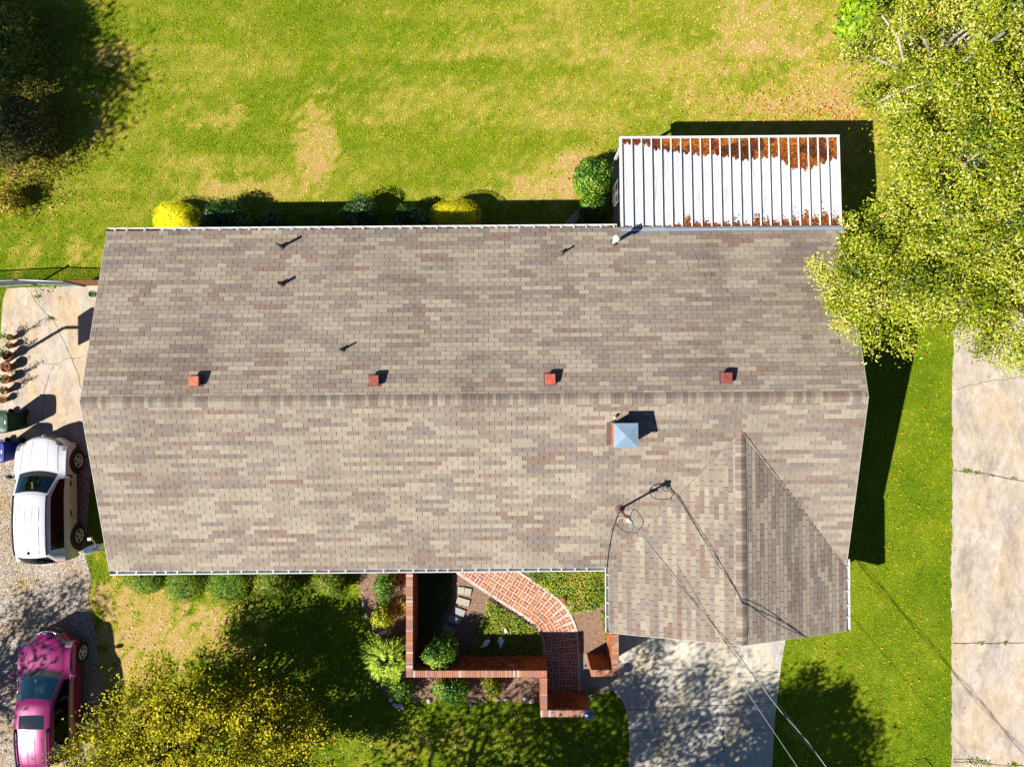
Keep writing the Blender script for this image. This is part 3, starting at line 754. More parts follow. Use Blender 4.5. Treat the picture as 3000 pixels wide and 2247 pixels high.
# chimney with a hipped metal cap
def chimney():
    ch = empty('chimney', (3.34, -1.555, 0), 0, parent=house)
    mbk = [mat('chimney_brick_%d' % i, c, 0.9, 0.2, 20) for i, c in enumerate((alb(226, 120, 60), alb(206, 100, 48), alb(232, 138, 78)))]
    mm = mat('chimney_mortar', alb(190, 160, 130), 0.95, 0.1)
    core = MB(); core.box(-0.305, 0.305, -0.305, 0.305, 3.6, 4.62); core.build('stack', mm, ch)
    meshes = [MB().obox((0, 0, 0), 0.195, 0.09, 0.057, 0, 0, 0.004).mesh('brick', m) for m in mbk]
    nb = 0
    for side in range(4):
        R = Matrix.Rotation(side * math.pi / 2, 3, 'Z')
        for k in range(11):
            z = 3.93 + k * 0.067 - (0.12 if side == 0 else 0)
            for j in range(3):
                s = -0.205 + j * 0.205 + (0.05 if k % 2 else -0.05)
                p = R @ Vector((max(-0.22, min(0.22, s)), -0.272, z)); o = link('brick', meshes[rnd.randrange(3)], ch, p); o.rotation_euler = (0, 0, side * math.pi / 2)
    mc = mat('galvanised_cap', alb(170, 202, 226), 0.35, 0.1, 3, metal=0.25, spec=0.5)
    c = MB(); a = 0.362
    v = [(-a, -a, 4.72), (a, -a, 4.72), (a, a, 4.72), (-a, a, 4.72), (0, 0, 4.80), (-a, -a, 4.66), (a, -a, 4.66), (a, a, 4.66), (-a, a, 4.66)]
    for k in range(4):
        n = (k + 1) % 4; c.poly([v[k], v[n], v[4]]); c.poly([v[5 + k], v[5 + n], v[n], v[k]])
    c.poly([v[8], v[7], v[6], v[5]]); c.build('cap', mc, ch)
    for x, y in ((-0.26, 0.3), (0.3, 0.3), (0.3, 0.1), (0.26, -0.3), (-0.3, -0.28)):
        s = MB(); s.lathe([(0.012, 0), (0.012, 0.012)], 8); s.build('screw', M_WHITE, ch, (x, y, 4.735))
    f = MB(); f.poly([(-0.47, -0.36, z_main(0, -1.915) + 0.014), (-0.28, -0.36, z_main(0, -1.915) + 0.014), (-0.28, 0.34, z_main(0, -1.215) + 0.014), (-0.47, 0.36, z_main(0, -1.2) + 0.014)]); f.build('flashing', M_LEAD, ch)
    f = MB(); f.box(-0.36, 0.36, 0.31, 0.36, 3.9, 4.12); f.build('flashing', M_PIPE, ch)
    f = MB(); f.tube([(-0.25, 0.50, 4.05), (-0.25, 0.50, 4.2)], 0.03, 10); f.tube([(-0.25, 0.50, 4.2), (-0.25, 0.55, 4.22)], 0.045, 10); f.build('small_vent', M_WHITE, ch)
chimney()

# service mast, weatherhead and drip loops
M_RUST = mat('rusty_mast', alb(184, 92, 62), 0.7, 0.3, 14)
M_CABLE = mat('cable_black', (0.012, 0.012, 0.014), 0.5, 0.1)
M_CABLEW = mat('cable_bare', alb(220, 218, 214), 0.45, 0.2, 30, metal=0.3)
def service():
    z = 3.2
    for _ in range(6): x, y = P2(1815, 1491, z); z = z_main(x, y)
    e = empty('service_mast', (x, y, z), 0, 'rusty red electric service mast with a white weatherhead on the front roof', 'mast')
    b = MB(); b.lathe([(0.15, -0.06), (0.15, 0.02), (0.12, 0.03), (0.06, 0.10), (0.045, 0.16)], 18, M=Matrix.Rotation(-math.atan(SM), 3, 'X').inverted()); b.build('boot', M_LEAD, e)
    p = MB(); p.lathe([(0.036, -0.2), (0.036, 1.0), (0.036, 1.66)], 14); p.build('pipe', M_RUST, e)
    k = MB(); k.lathe([(0.05, 1.2), (0.06, 1.24), (0.06, 1.30), (0.05, 1.34)], 12); k.box(-0.02, 0.14, -0.02, 0.02, 1.24, 1.28); k.build('clamp', M_RUST, e)
    h = MB(); h.lathe([(0.045, 1.62), (0.075, 1.68), (0.085, 1.76), (0.07, 1.84), (0.035, 1.89), (0.004, 1.90)], 16); h.tube([(0.02, 0, 1.78), (0.10, -0.10, 1.70)], [0.06, 0.05], 10); h.build('weatherhead', mat('weatherhead_metal', alb(226, 224, 226), 0.4, 0.1), e)
    def loop(pts, r, m, name='drip_loop'):
        # smooth curve through the points
        P_ = [Vector(q) for q in pts]; fine = []
        for i in range(len(P_) - 1):
            p0, p1, p2, p3 = P_[max(i - 1, 0)], P_[i], P_[i + 1], P_[min(i + 2, len(P_) - 1)]
            for t in np.linspace(0, 1, 8, endpoint=False):
                fine.append(0.5 * ((2 * p1) + (p2 - p0) * t + (2 * p0 - 5 * p1 + 4 * p2 - p3) * t * t + (3 * p1 - p0 - 3 * p2 + p3) * t ** 3))
        fine.append(P_[-1]); o = MB().tube(fine, r, 6).build(name, m, e); return o
    ax, ay = 0.62, -0.79
    loop([(0.02, -0.06, 1.76), (0.10, 0.16, 1.62), (0.22, 0.26, 1.5), (0.40, 0.06, 1.42), (0.48, -0.16, 1.42), (0.34, -0.36, 1.46), (0.30, -0.42, 1.50)], 0.011, M_CABLE)
    loop([(0.02, -0.06, 1.74), (-0.12, 0.02, 1.62), (-0.27, -0.02, 1.5), (-0.28, -0.2, 1.42), (-0.12, -0.38, 1.40), (0.1, -0.44, 1.44), (0.30, -0.42, 1.50)], 0.011, M_CABLE)
    loop([(0.0, -0.04, 1.74), (-0.14, 0.04, 1.64), (-0.26, 0.0, 1.55), (-0.29, -0.12, 1.48)], 0.014, M_CABLEW)
    loop([(0.0, -0.06, 1.72), (-0.06, -0.12, 1.64), (0.04, -0.20, 1.60), (0.16, -0.22, 1.58)], 0.013, M_CABLEW)
    # the drop to the street
    S0 = Vector((0.06, -0.06, 1.64)); D = Vector((2.39, -3.04, 0.18)); T = 9.0
    for k, (ox, oz, m, r) in enumerate(((0.0, 0.0, M_CABLEW, 0.010), (0.02, 0.03, M_CABLE, 0.009), (-0.02, -0.03, M_CABLE, 0.007))):
        pts = []
        for i in range(61):
            t = T * i / 60; s = 1.6 * math.sin(0.9 * i + 2.1 * k); tw = 0.03 * min(1, i / 6)
            pts.append(S0 + D * t + Vector((ox + tw * math.cos(t * 9 + k * 2.1), tw * math.cos(t * 9 + k * 2.1) * 0.6, oz - 0.06 * t * (T - t) / T + tw * math.sin(t * 9 + k * 2.1))))
        MB().tube(pts, r, 5).build('service_drop', m, e)
    # cable clipped down the roof to the eave corner
    pts = []
    for u, v in ((1815, 1497), (1806, 1518), (1796, 1548), (1787, 1590), (1781, 1630), (1778, 1662)):
        zz = 3.0
        for _ in range(6): q = P2(u, v, zz); zz = z_main(*q) + 0.03
        pts.append((q[0] - x, q[1] - y, zz - z))
    MB().tube(pts, 0.012, 5).build('roof_cable', M_CABLE, e)
    MB().tube([(a - 0.10 * min(1, i / 3), b, c) for i, (a, b, c) in enumerate(pts)], 0.004, 5).build('roof_cable', M_CABLEW, e)
service()
# second thin line crossing the lower corner
def phone_line():
    a, b = Vector(P(2255, 2125, 4.3)), Vector(P(2420, 2370, 4.6)); d = b - a
    a2 = a - d * 1.9; mb = MB().tube([a2 + d * t for t in np.linspace(0, 9, 30)], 0.006, 5)
    o = mb.build('phone_cable', M_CABLEW); tag(o, 'thin single pale cable running beside the heavier service drop over the drive', 'cable')
phone_line()

# satellite dish on an arm at the eave corner
def dish():
    x, y, z = P(272, 1612, 2.95)
    e = empty('satellite_dish', (x, y, z), 0, 'blue grey oval satellite dish on a brown arm at the roof corner', 'satellite dish')
    md = mat('dish_face', (0.55, 0.62, 0.70), 0.45, 0.06); nrm = Vector((-0.12, 0.90, 0.42)).normalized(); R = nrm.to_track_quat('Z', 'X').to_matrix()
    d = MB(); d.lathe([(0.004, 0.0), (0.1, 0.008), (0.2, 0.032), (0.28, 0.065), (0.285, 0.06), (0.2, 0.022), (0.004, -0.012)], 28, M=R, sx=0.86, sy=1.0); d.build('reflector', md, e)
    MB().tube([(0, 0, -0.02), (0.05, 0.03, -0.06), (0.10, 0.12, -0.02), (0.09, 0.30, 0.06), (0.03, 0.38, 0.12)], 0.022, 8).build('arm', mat('dish_arm', alb(176, 112, 52), 0.6, 0.2), e)
    MB().obox((0.0, 0.40, 0.15), 0.13, 0.09, 0.09, 0.1, 0, 0.015).build('receiver', M_WHITE, e)
    MB().tube([(0.0, -0.03, -0.03), (0.16, -0.05, -0.25), (0.62, -0.08, -0.35)], 0.022, 8).build('bracket', M_PIPE, e)
dish()

# ------------------------------------------------------------------ patio cover behind the house
def patio():
    xl, xr = P2(1820, 530, 2.65)[0], P2(2464, 530, 2.65)[0]
    yr, yf = P2(2140, 405, 2.5)[1], YR + 0.02
    e = empty('patio_cover', ((xl + xr) / 2, (yr + yf) / 2, 0), 0, 'white metal pan patio cover with standing ribs and leaves on it', 'patio cover')
    cx, cy = e.location.x, e.location.y; zr, zf = 2.46, 2.60
    zz = lambda y: zr + (zf - zr) * (yr - y) / (yr - yf)
    m, n, l, out = new_mat('pan_white'); b = n.new('ShaderNodeBsdfPrincipled'); b.inputs['Roughness'].default_value = 0.45; l.new(b.outputs[0], out.inputs[0])
    pos = n.new('ShaderNodeNewGeometry').outputs['Position']; f = noise(n, l, pos, 5, 5, 0.7, (4, 0.35, 1))
    c = mix(n, l, (0.40, 0.42, 0.45), (0.20, 0.20, 0.215), stop(n, l, f, 0.48, 0.70)); f2 = noise(n, l, pos, 24, 3, 0.6)
    c = mix(n, l, c, (0.2, 0.14, 0.1), stop(n, l, f2, 0.70, 0.80)); l.new(c, b.inputs['Base Color'])
    N = 22; w = (xr - xl - 0.10) / N
    nseg = 1
    pan = None; rib = None
    for k in range(N):
        x = xl + 0.05 + (k + 0.5) * w
        if pan is None:
            p = MB(); h = w / 2 - 0.002; p.poly([(-h, yr - cy, zr), (-h, yf - cy, zf), (h, yf - cy, zf), (h, yr - cy, zr)][::1]); p.poly([(-h, yr - cy, zr - 0.02), (h, yr - cy, zr - 0.02), (h, yf - cy, zf - 0.02), (-h, yf - cy, zf - 0.02)])
            pan = p.mesh('pan', m)
            r = MB(); t = 0.016
            for s0, s1 in ((-t, t),):
                v = [(s0, yr - cy, zr), (s1, yr - cy, zr), (s1, yf - cy, zf), (s0, yf - cy, zf)]; v2 = [(a, b_, c_ + 0.078) for a, b_, c_ in v]
                r.poly(v2); r.poly([v[0], v2[0], v2[3], v[3]]); r.poly([v[1], v[2], v2[2], v2[1]]); r.poly([v[0], v[1], v2[1], v2[0]]); r.poly([v[2], v[3], v2[3], v2[2]])
            rib = r.mesh('rib', M_WHITE)
        link('pan', pan, e, (x - cx, 0, 0))
        if k: link('rib', rib, e, (x - w / 2 - cx, 0, 0.001))
    for x, nm in ((xl + 0.02, 'fascia'), (xr - 0.02, 'fascia')):
        f = MB(); v = [(x - cx - 0.035, yr - cy, zr), (x - cx + 0.035, yr - cy, zr), (x - cx + 0.035, yf - cy, zf), (x - cx - 0.035, yf - cy, zf)]
        t = [(a, b_, c_ + 0.07) for a, b_, c_ in v]; d = [(a, b_, c_ - 0.12) for a, b_, c_ in v]; f.poly(t)
        for i in range(4): j = (i + 1) % 4; f.poly([d[i], d[j], t[j], t[i]])
        f.build('fascia', M_WHITE, e)
    f = MB(); f.box(xl - cx - 0.02, xr - cx + 0.02, yr - cy + 0.001, yr - cy + 0.07, zr - 0.12, zr + 0.066); f.build('gutter', M_WHITE, e)
    mf = mat('flashing_blue', alb(186, 214, 244, 1.15), 0.5, 0.14, 3, metal=0.0, spec=0.4)
    f = MB(); f.poly([(xl - cx, yf - cy - 0.15, ZE + 0.07), (xr - cx, yf - cy - 0.15, ZE + 0.07), (xr - cx, yf - cy + 0.02, zf + 0.07), (xl - cx, yf - cy + 0.02, zf + 0.07)]); f.build('flashing', mf, e)
    for x in (xl + 0.1, (xl + xr) / 2, xr - 0.1):
        p = MB(); p.box(-0.04, 0.04, -0.04, 0.04, -2.4, 0); p.build('post', M_WHITE, e, (x - cx, yr - cy - 0.1, zr - 0.02))
    # leaves drifted against the ribs
    low = [420, 424, 423, 438, 442, 443, 450, 453, 458, 454, 462, 466, 472, 468, 464, 462, 478, 499, 501, 494, 482, 470]
    rs = np.random.RandomState(31); C = []; T = []
    for k in range(N):
        x0 = xl + 0.05 + k * w + 0.025; x1 = x0 + w - 0.05
        yl = P2(1820, low[k], zr)[1]; n = int((yr - yl) * 1650) + 6
        xx = rs.uniform(x0, x1, n); yl = np.interp((xx - xl - 0.05) / w - 0.5, np.arange(N), [P2(1820, q, zr)[1] for q in low])
        yy = yr - np.power(rs.rand(n), 0.9) * (yr - yl + rs.normal(0, 0.02, n) + 0.05 * np.sin(xx * 31))
        C.append(np.stack([xx, yy, [zz(q) + 0.008 + 0.03 * rs.rand() for q in yy]], 1)); T.append(np.clip(rs.normal(0.5 + 0.15 * ((yr - yy) < 0.25), 0.2, n) - 0.35 * (fbm(xx, yy, 2.0, 1) > 0.53), 0, 1))
        base = 0.04 if k < 6 else (0.05 + 0.02 * (k % 3) + 0.012 * max(0, k - 12)); pk = {6: 0.45, 13: 0.5, 18: 0.62, 19: 0.3, 20: 0.5}.get(k, 0)
        n = int(base * 1500) if k > 4 else 8
        xx = rs.uniform(x0, x1, n); yy = yf + rs.exponential(base * 0.6, n) + 0.02
        if pk:
            q = int(120 * pk / 0.5); xx = np.concatenate([xx, x0 + (x1 - x0) * rs.beta(3, 1.5, q)]); yy = np.concatenate([yy, yf + pk * rs.rand(q) * (0.6 + 0.4 * rs.rand(q))])
        n = len(xx); yy = np.clip(yy, yf + 0.01, yr - 0.02)
        C.append(np.stack([xx, yy, [zz(q) + 0.008 + 0.025 * rs.rand() for q in yy]], 1)); T.append(np.clip(rs.normal(0.45, 0.2, n), 0, 1))
    C = np.concatenate(C); T = np.concatenate(T); n = len(C)
    v, q, t = leaves_np(C, rs.uniform(0.035, 0.085, n), rs.randn(n, 3) * 0.35 + [0, 0, 1], T, rs, 0.5)
    tag(link('leaves', mesh_np('leaves', v, q, M_LEAFD, t)), 'orange brown fallen leaves drifted on the white patio roof', 'leaves', kind='stuff')
    # concrete floor below
    sheet('patio_slab', [(xl + 0.1, 4.6), (xr - 0.1, 4.6), (xr - 0.1, yr - 0.05), (xl + 0.1, yr - 0.05)], 0.03, M_CONC_F, 0.15)
patio()

# ------------------------------------------------------------------ brick garden walls
BR = [alb(212, 132, 96), alb(198, 124, 98), alb(220, 148, 104), alb(192, 132, 116), alb(224, 168, 134), alb(178, 132, 122), alb(238, 222, 210), alb(220, 142, 82)]
BRW = [0.2, 0.18, 0.15, 0.13, 0.12, 0.1, 0.05, 0.07]
M_BR = [mat('wall_brick_%d' % i, c, 0.9, 0.28, 22, bump=0.3) for i, c in enumerate(BR)]
M_BRO = [mat('face_brick_bounce_%d' % i, c, 0.9, 0.25, 22) for i, c in enumerate((alb(222, 128, 62), alb(206, 110, 58), alb(230, 148, 66), alb(186, 98, 66)))]  # more orange than the caps: bounced light put into the face colour
M_MORT = mat('wall_mortar', alb(214, 198, 184), 0.95, 0.15, 12)
WH = 1.5
def wall_run(e, a, b, screen=None, mh=True, seed=0, thick=0.226):
    """a garden wall from a to b (top centre line): laid courses, pierced where screen says, and a row of cap bricks on edge"""
    a, b = Vector((*a, 0)), Vector((*b, 0)); d = (b - a).normalized(); L = (b - a).length; ang = math.atan2(d.y, d.x); r = random.Random(seed)
    mb = MB(); nc = 21; ch = 0.067; base = Vector((e.location.x, e.location.y, 0)); a0 = a - base
    for k in range(nc):
        z = 0.03 + k * ch + 0.03; s = -(0.105 if k % 2 else 0.0)
        while s < L:
            s0, s1 = max(0, s), min(L, s + 0.2)
            if s1 - s0 > 0.03:
                mid = (s0 + s1) / 2; scr = screen and screen[0] < mid < screen[1] and screen[2] <= k < screen[3]
                if scr:
                    s0, s1 = mid - 0.05, mid + 0.05
                    mb.obox(a0 + d * mid + Vector((0, 0, z)), s1 - s0, thick, 0.064, ang, r.choices(range(4), [3, 3, 1, 2])[0])
                else: mb.obox(a0 + d * mid + Vector((0, 0, z)), s1 - s0 - 0.004, thick, 0.060, ang, r.choices(range(4), [3, 3, 2, 2])[0])
            s += 0.21
    w = mb.build('brickwork', M_BRO, e); w['kind'] = 'stuff'
    # mortar core where the wall is solid
    m = MB()
    spans = [(0, L, 0, WH - 0.09)] if not screen else [(0, screen[0] - 0.02, 0, WH - 0.09), (screen[1] + 0.02, L, 0, WH - 0.09), (screen[0] - 0.02, screen[1] + 0.02, 0, screen[2] * ch + 0.03), (screen[0] - 0.02, screen[1] + 0.02, screen[3] * ch + 0.03, WH - 0.09)]
    for s0, s1, z0, z1 in spans:
        if s1 - s0 > 0.02 and z1 - z0 > 0.02: m.obox(a0 + d * ((s0 + s1) / 2) + Vector((0, 0, (z0 + z1) / 2)), s1 - s0 - 0.02, thick - 0.016, z1 - z0, ang)
    m.build('mortar', M_MORT, e)
    c = MB(); c.obox(a0 + d * (L / 2) + Vector((0, 0, WH - 0.055)), L - 0.01, thick - 0.012, 0.09, ang); c.build('mortar_bed', M_MORT, e)
    n = int(round(L / 0.0675)); st = L / n
    for k in range(n):
        o = link('brick', CAPB[r.choices(range(8), BRW)[0]], e, a0 + d * ((k + 0.5) * st) + Vector((0, 0, WH - 0.052 + r.uniform(-0.003, 0.003)))); o.rotation_euler = (0, 0, ang + r.uniform(-0.015, 0.015))
CAPB = [MB().obox((0, 0, 0), 0.053, 0.232, 0.105, 0, 0, 0.005).mesh('brick', m) for m in M_BR]
gw1 = empty('garden_wall', (*P2(1390, 1974, WH), 0), 0, 'long stepped brick garden wall with a pierced screen around the courtyard bed', 'garden wall')
tt = WH
wall_run(gw1, P2(1199.5, 1660, tt), P2(1199.5, 1984, tt), None, seed=1)
wall_run(gw1, P2(1210, 1974, tt), P2(1603, 1974, tt), (1.25, 3.75, 5, 20), seed=2)
wall_run(gw1, P2(1593.5, 1985, tt), P2(1593.5, 2080, tt), None, seed=3)
wall_run(gw1, P2(1584, 2090, tt), P2(1731, 2090, tt), (0.36, 1.32, 5, 19), seed=4)
gw2 = empty('garden_wall', (*P2(1803, 1925, WH), 0), 0, 'short L shaped brick garden wall at the corner of the garage drive', 'garden wall')
wall_run(gw2, P2(1803, 1858, tt), P2(1803, 1962, tt), None, seed=5)
wall_run(gw2, P2(1732, 1972, tt), P2(1814, 1972, tt), None, seed=6)
gw1['group'] = gw2['group'] = 'brick garden walls'

# ------------------------------------------------------------------ courtyard floor, brick path, stepping stones
M_MULCH = mat('pine_straw_mulch', alb(196, 160, 134), 0.95, 0.4, 30, bump=0.8, bscale=70, col2=alb(128, 98, 80), big=0.3)
M_SOIL = mat('bed_soil', alb(104, 78, 56), 0.95, 0.4, 16, bump=0.6)
sheet('courtyard_soil', COURT, 0.012, M_MULCH, 0.05)
sheet('planting_bed', BED, 0.010, M_MULCH, 0.05)
def straw(name, polys, n, stops, label, size=(0.05, 0.14), asp=0.07, z=0.02, seed=1):
    rs = np.random.RandomState(seed); xs, ys = [], []
    for p in polys:
        q = np.array(p); m = 0; lo, hi = q.min(0), q.max(0)
        x = rs.uniform(lo[0], hi[0], n); y = rs.uniform(lo[1], hi[1], n); k = inpoly(x, y, p); xs.append(x[k]); ys.append(y[k])
    x = np.concatenate(xs); y = np.concatenate(ys); m = len(x)
    c = np.stack([x, y, z + 0.03 * rs.rand(m)], 1); v, q, t = leaves_np(c, rs.uniform(*size, m), rs.randn(m, 3) * 0.3 + [0, 0, 1], rs.rand(m), rs, asp)
    tag(link(name, mesh_np(name, v, q, leaf_mat(name + '_fibre', stops, 0.1, 0.8), t)), label, name.split('_')[-1], kind='stuff')
straw('pine_straw', [COURT, BED], 9000, [(0, alb(96, 62, 44)), (0.5, alb(170, 122, 92)), (1, alb(220, 184, 150))], 'brown pine straw mulch over the beds', seed=2)

# path of bricks laid in pairs, basket weave, following the curve
cen = [P2(*q) for q in ((1352, 1625), (1400, 1657), (1445, 1687), (1490, 1716), (1540, 1748), (1585, 1779), (1618, 1812), (1637, 1850), (1644, 1895), (1646, 1945), (1647, 2000), (1647, 2052))]
def curve_pts(ctrl, n=400):
    P_ = [np.array(p) for p in ctrl]; out = []
    for i in range(len(P_) - 1):
        p0, p1, p2, p3 = P_[max(i - 1, 0)], P_[i], P_[i + 1], P_[min(i + 2, len(P_) - 1)]
        for t in np.linspace(0, 1, 40, endpoint=False): out.append(0.5 * ((2 * p1) + (p2 - p0) * t + (2 * p0 - 5 * p1 + 4 * p2 - p3) * t * t + (3 * p1 - p0 - 3 * p2 + p3) * t ** 3))
    out.append(P_[-1]); return np.array(out)
cp = curve_pts(cen); cs = np.concatenate([[0], np.cumsum(np.linalg.norm(np.diff(cp, axis=0), axis=1))])
def along(s):
    x = np.interp(s, cs, cp[:, 0]); y = np.interp(s, cs, cp[:, 1]); e = 0.15
    dx = np.interp(s + e, cs, cp[:, 0]) - np.interp(s - e, cs, cp[:, 0]); dy = np.interp(s + e, cs, cp[:, 1]) - np.interp(s - e, cs, cp[:, 1]); k = math.hypot(dx, dy)
    return (x, y), (dx / k, dy / k)
bp = empty('brick_path', (*along(cs[-1] / 2)[0], 0)); bp['kind'] = 'structure'
def path_base():
    mb = MB(); L = []
    for s in np.linspace(0, cs[-1], 90):
        (x, y), (dx, dy) = along(s); hw = 0.66; L.append(((x - dy * hw - bp.location.x, y + dx * hw - bp.location.y), (x + dy * hw - bp.location.x, y - dx * hw - bp.location.y)))
    for (a, b), (c, d) in zip(L, L[1:]):
        mb.poly([(*b, 0.044), (*d, 0.044), (*c, 0.044), (*a, 0.044)]); mb.poly([(*a, 0.0), (*a, 0.044), (*c, 0.044), (*c, 0.0)]); mb.poly([(*b, 0.044), (*b, 0), (*d, 0), (*d, 0.044)])
    mb.build('mortar_bed', mat('path_mortar', alb(250, 236, 228), 0.9, 0.1, 9, col2=alb(232, 206, 190)), bp)
path_base()
PB = [alb(222, 136, 80), alb(214, 122, 70), alb(200, 112, 72), alb(226, 150, 90), alb(184, 114, 90), alb(212, 138, 98)]
M_PB = [mat('path_brick_%d' % i, c, 0.85, 0.22, 16, bump=0.2) for i, c in enumerate(PB)]
PBM = [MB().obox((0, 0, 0), 0.196, 0.080, 0.05, 0, 0, 0.005).mesh('brick', m) for m in M_PB]
EDM = [MB().obox((0, 0, 0), 0.19, 0.085, 0.05, 0, 0, 0.005).mesh('brick', m) for m in M_PB]
def path_bricks():
    r = random.Random(8); mod = 0.231; s = 0.12; i = 0
    while s < cs[-1] - 0.05:
        for j in range(5):
            tcen = (j - 2) * mod; (x, y), (dx, dy) = along(s); ang = math.atan2(dy, dx)
            px, py = x - dy * tcen, y + dx * tcen; turn = (i + j) % 2
            for q in (-1, 1):
                if turn: ox, oy, aa = 0, q * 0.0565, 0.0
                else: ox, oy, aa = q * 0.0565, 0, math.pi / 2
                o = link('brick', PBM[r.choices(range(6), [4, 4, 3, 2, 2, 2])[0]], bp, (px + dx * ox - dy * oy - bp.location.x, py + dy * ox + dx * oy - bp.location.y, 0.028 + r.uniform(-0.003, 0.003)))
                o.rotation_euler = (r.uniform(-0.01, 0.01), r.uniform(-0.01, 0.01), ang + aa + r.uniform(-0.03, 0.03))
        s += mod; i += 1
    # a soldier edge along the lower side
path_bricks()
# stepping stones
M_STONE = [mat('stepping_stone_%d' % i, c, 0.85, 0.15, 12, bump=0.2) for i, c in enumerate((alb(206, 200, 186), alb(190, 196, 196)))]  # second tone is bluer: shade put into the colour of the lower stones
for k, (u, v, a, w, lab) in enumerate(((1361, 1731, -9, 0.49, 'pale cracked stepping stone nearest the brick path'), (1357, 1762, -17, 0.47, 'dappled pale stepping stone just below the cracked one'), (1344, 1791, -21, 0.46, 'middle stepping stone half in shade'), (1331, 1815, -22, 0.46, 'blue shaded stepping stone below the middle one'), (1316, 1845, -26, 0.46, 'darkest stepping stone beside the round courtyard shrub'))):
    x, y = P2(u, v, 0.07); e = empty('stepping_stone', (x, y, 0.0), math.radians(a), lab, 'stepping stone', 'stepping stones in the courtyard')
    if k == 0:
        MB().obox((-0.125, 0, 0.05), 0.245, 0.26, 0.06, 0.02, 0, 0.008).build('slab_piece', M_STONE[0], e); MB().obox((0.125, -0.01, 0.05), 0.235, 0.26, 0.06, -0.06, 0, 0.008).build('slab_piece', M_STONE[0], e)
    else: MB().obox((0, 0, 0.05), w, 0.235, 0.06, 0, 0, 0.008).build('slab_piece', M_STONE[1 if k > 1 else 0], e)

# ground cover
def cover(name, poly, n, size, h, stops, label, seed, lump=0.05):
    rs = np.random.RandomState(seed); q = np.array(poly); lo, hi = q.min(0), q.max(0); x = rs.uniform(lo[0], hi[0], n); y = rs.uniform(lo[1], hi[1], n); k = inpoly(x, y, poly); x, y = x[k], y[k]; n = len(x)
    z = h * rs.power(2.0, n) * (0.6 + 0.8 * fbm(x, y, 3.0, 1)) + 0.03
    nr = rs.randn(n, 3) * 0.55 + [0, 0, 1]
    v, q, t = leaves_np(np.stack([x, y, z], 1), rs.uniform(*size, n), nr, np.clip(0.5 + 0.9 * (fbm(x, y, 1.6, 2) - 0.5) + rs.normal(0, 0.17, n), 0, 1), rs, 0.65)
    tag(link(name, mesh_np(name, v, q, leaf_mat(name + '_leaf', stops, 0.3, 0.45), t)), label, 'ground cover', kind='stuff')
IVY = [(0, alb(48, 84, 12)), (0.35, alb(112, 150, 22)), (0.65, alb(170, 184, 44)), (0.88, alb(206, 190, 64)), (1, alb(208, 170, 92))]
cover('ground_cover', PX([(1528, 1640), (1778, 1640), (1776, 1762), (1745, 1782), (1700, 1790), (1675, 1795), (1650, 1760), (1600, 1728), (1560, 1700)]), 9000, (0.05, 0.085), 0.14, IVY, 'low leafy ground cover beside the curved brick path by the eave', 41)
cover('ground_cover', PX([(1425, 1750), (1470, 1778), (1530, 1812), (1575, 1842), (1590, 1862), (1592, 1935), (1360, 1935), (1400, 1845), (1418, 1800), (1425, 1770)]), 9000, (0.045, 0.08), 0.12, IVY, 'low leafy ground cover inside the bend of the brick path', 42)
cover('ground_cover', PX([(1218, 1640), (1330, 1640), (1330, 1690), (1325, 1760), (1300, 1800), (1270, 1850), (1218, 1880)]), 7000, (0.05, 0.08), 0.12, [(0, alb(40, 74, 14)), (1, alb(110, 140, 30))], 'ground cover coloured dark for the shade along the inside of the courtyard wall', 43)  # leaf colours darkened to carry the wall's shade
cover('ground_cover', PX([(1755, 1790), (1779, 1780), (1782, 1875), (1770, 1880), (1768, 1830)]), 500, (0.04, 0.07), 0.06, IVY, 'thin sprigs of ground cover along the gutter side mulch', 44)

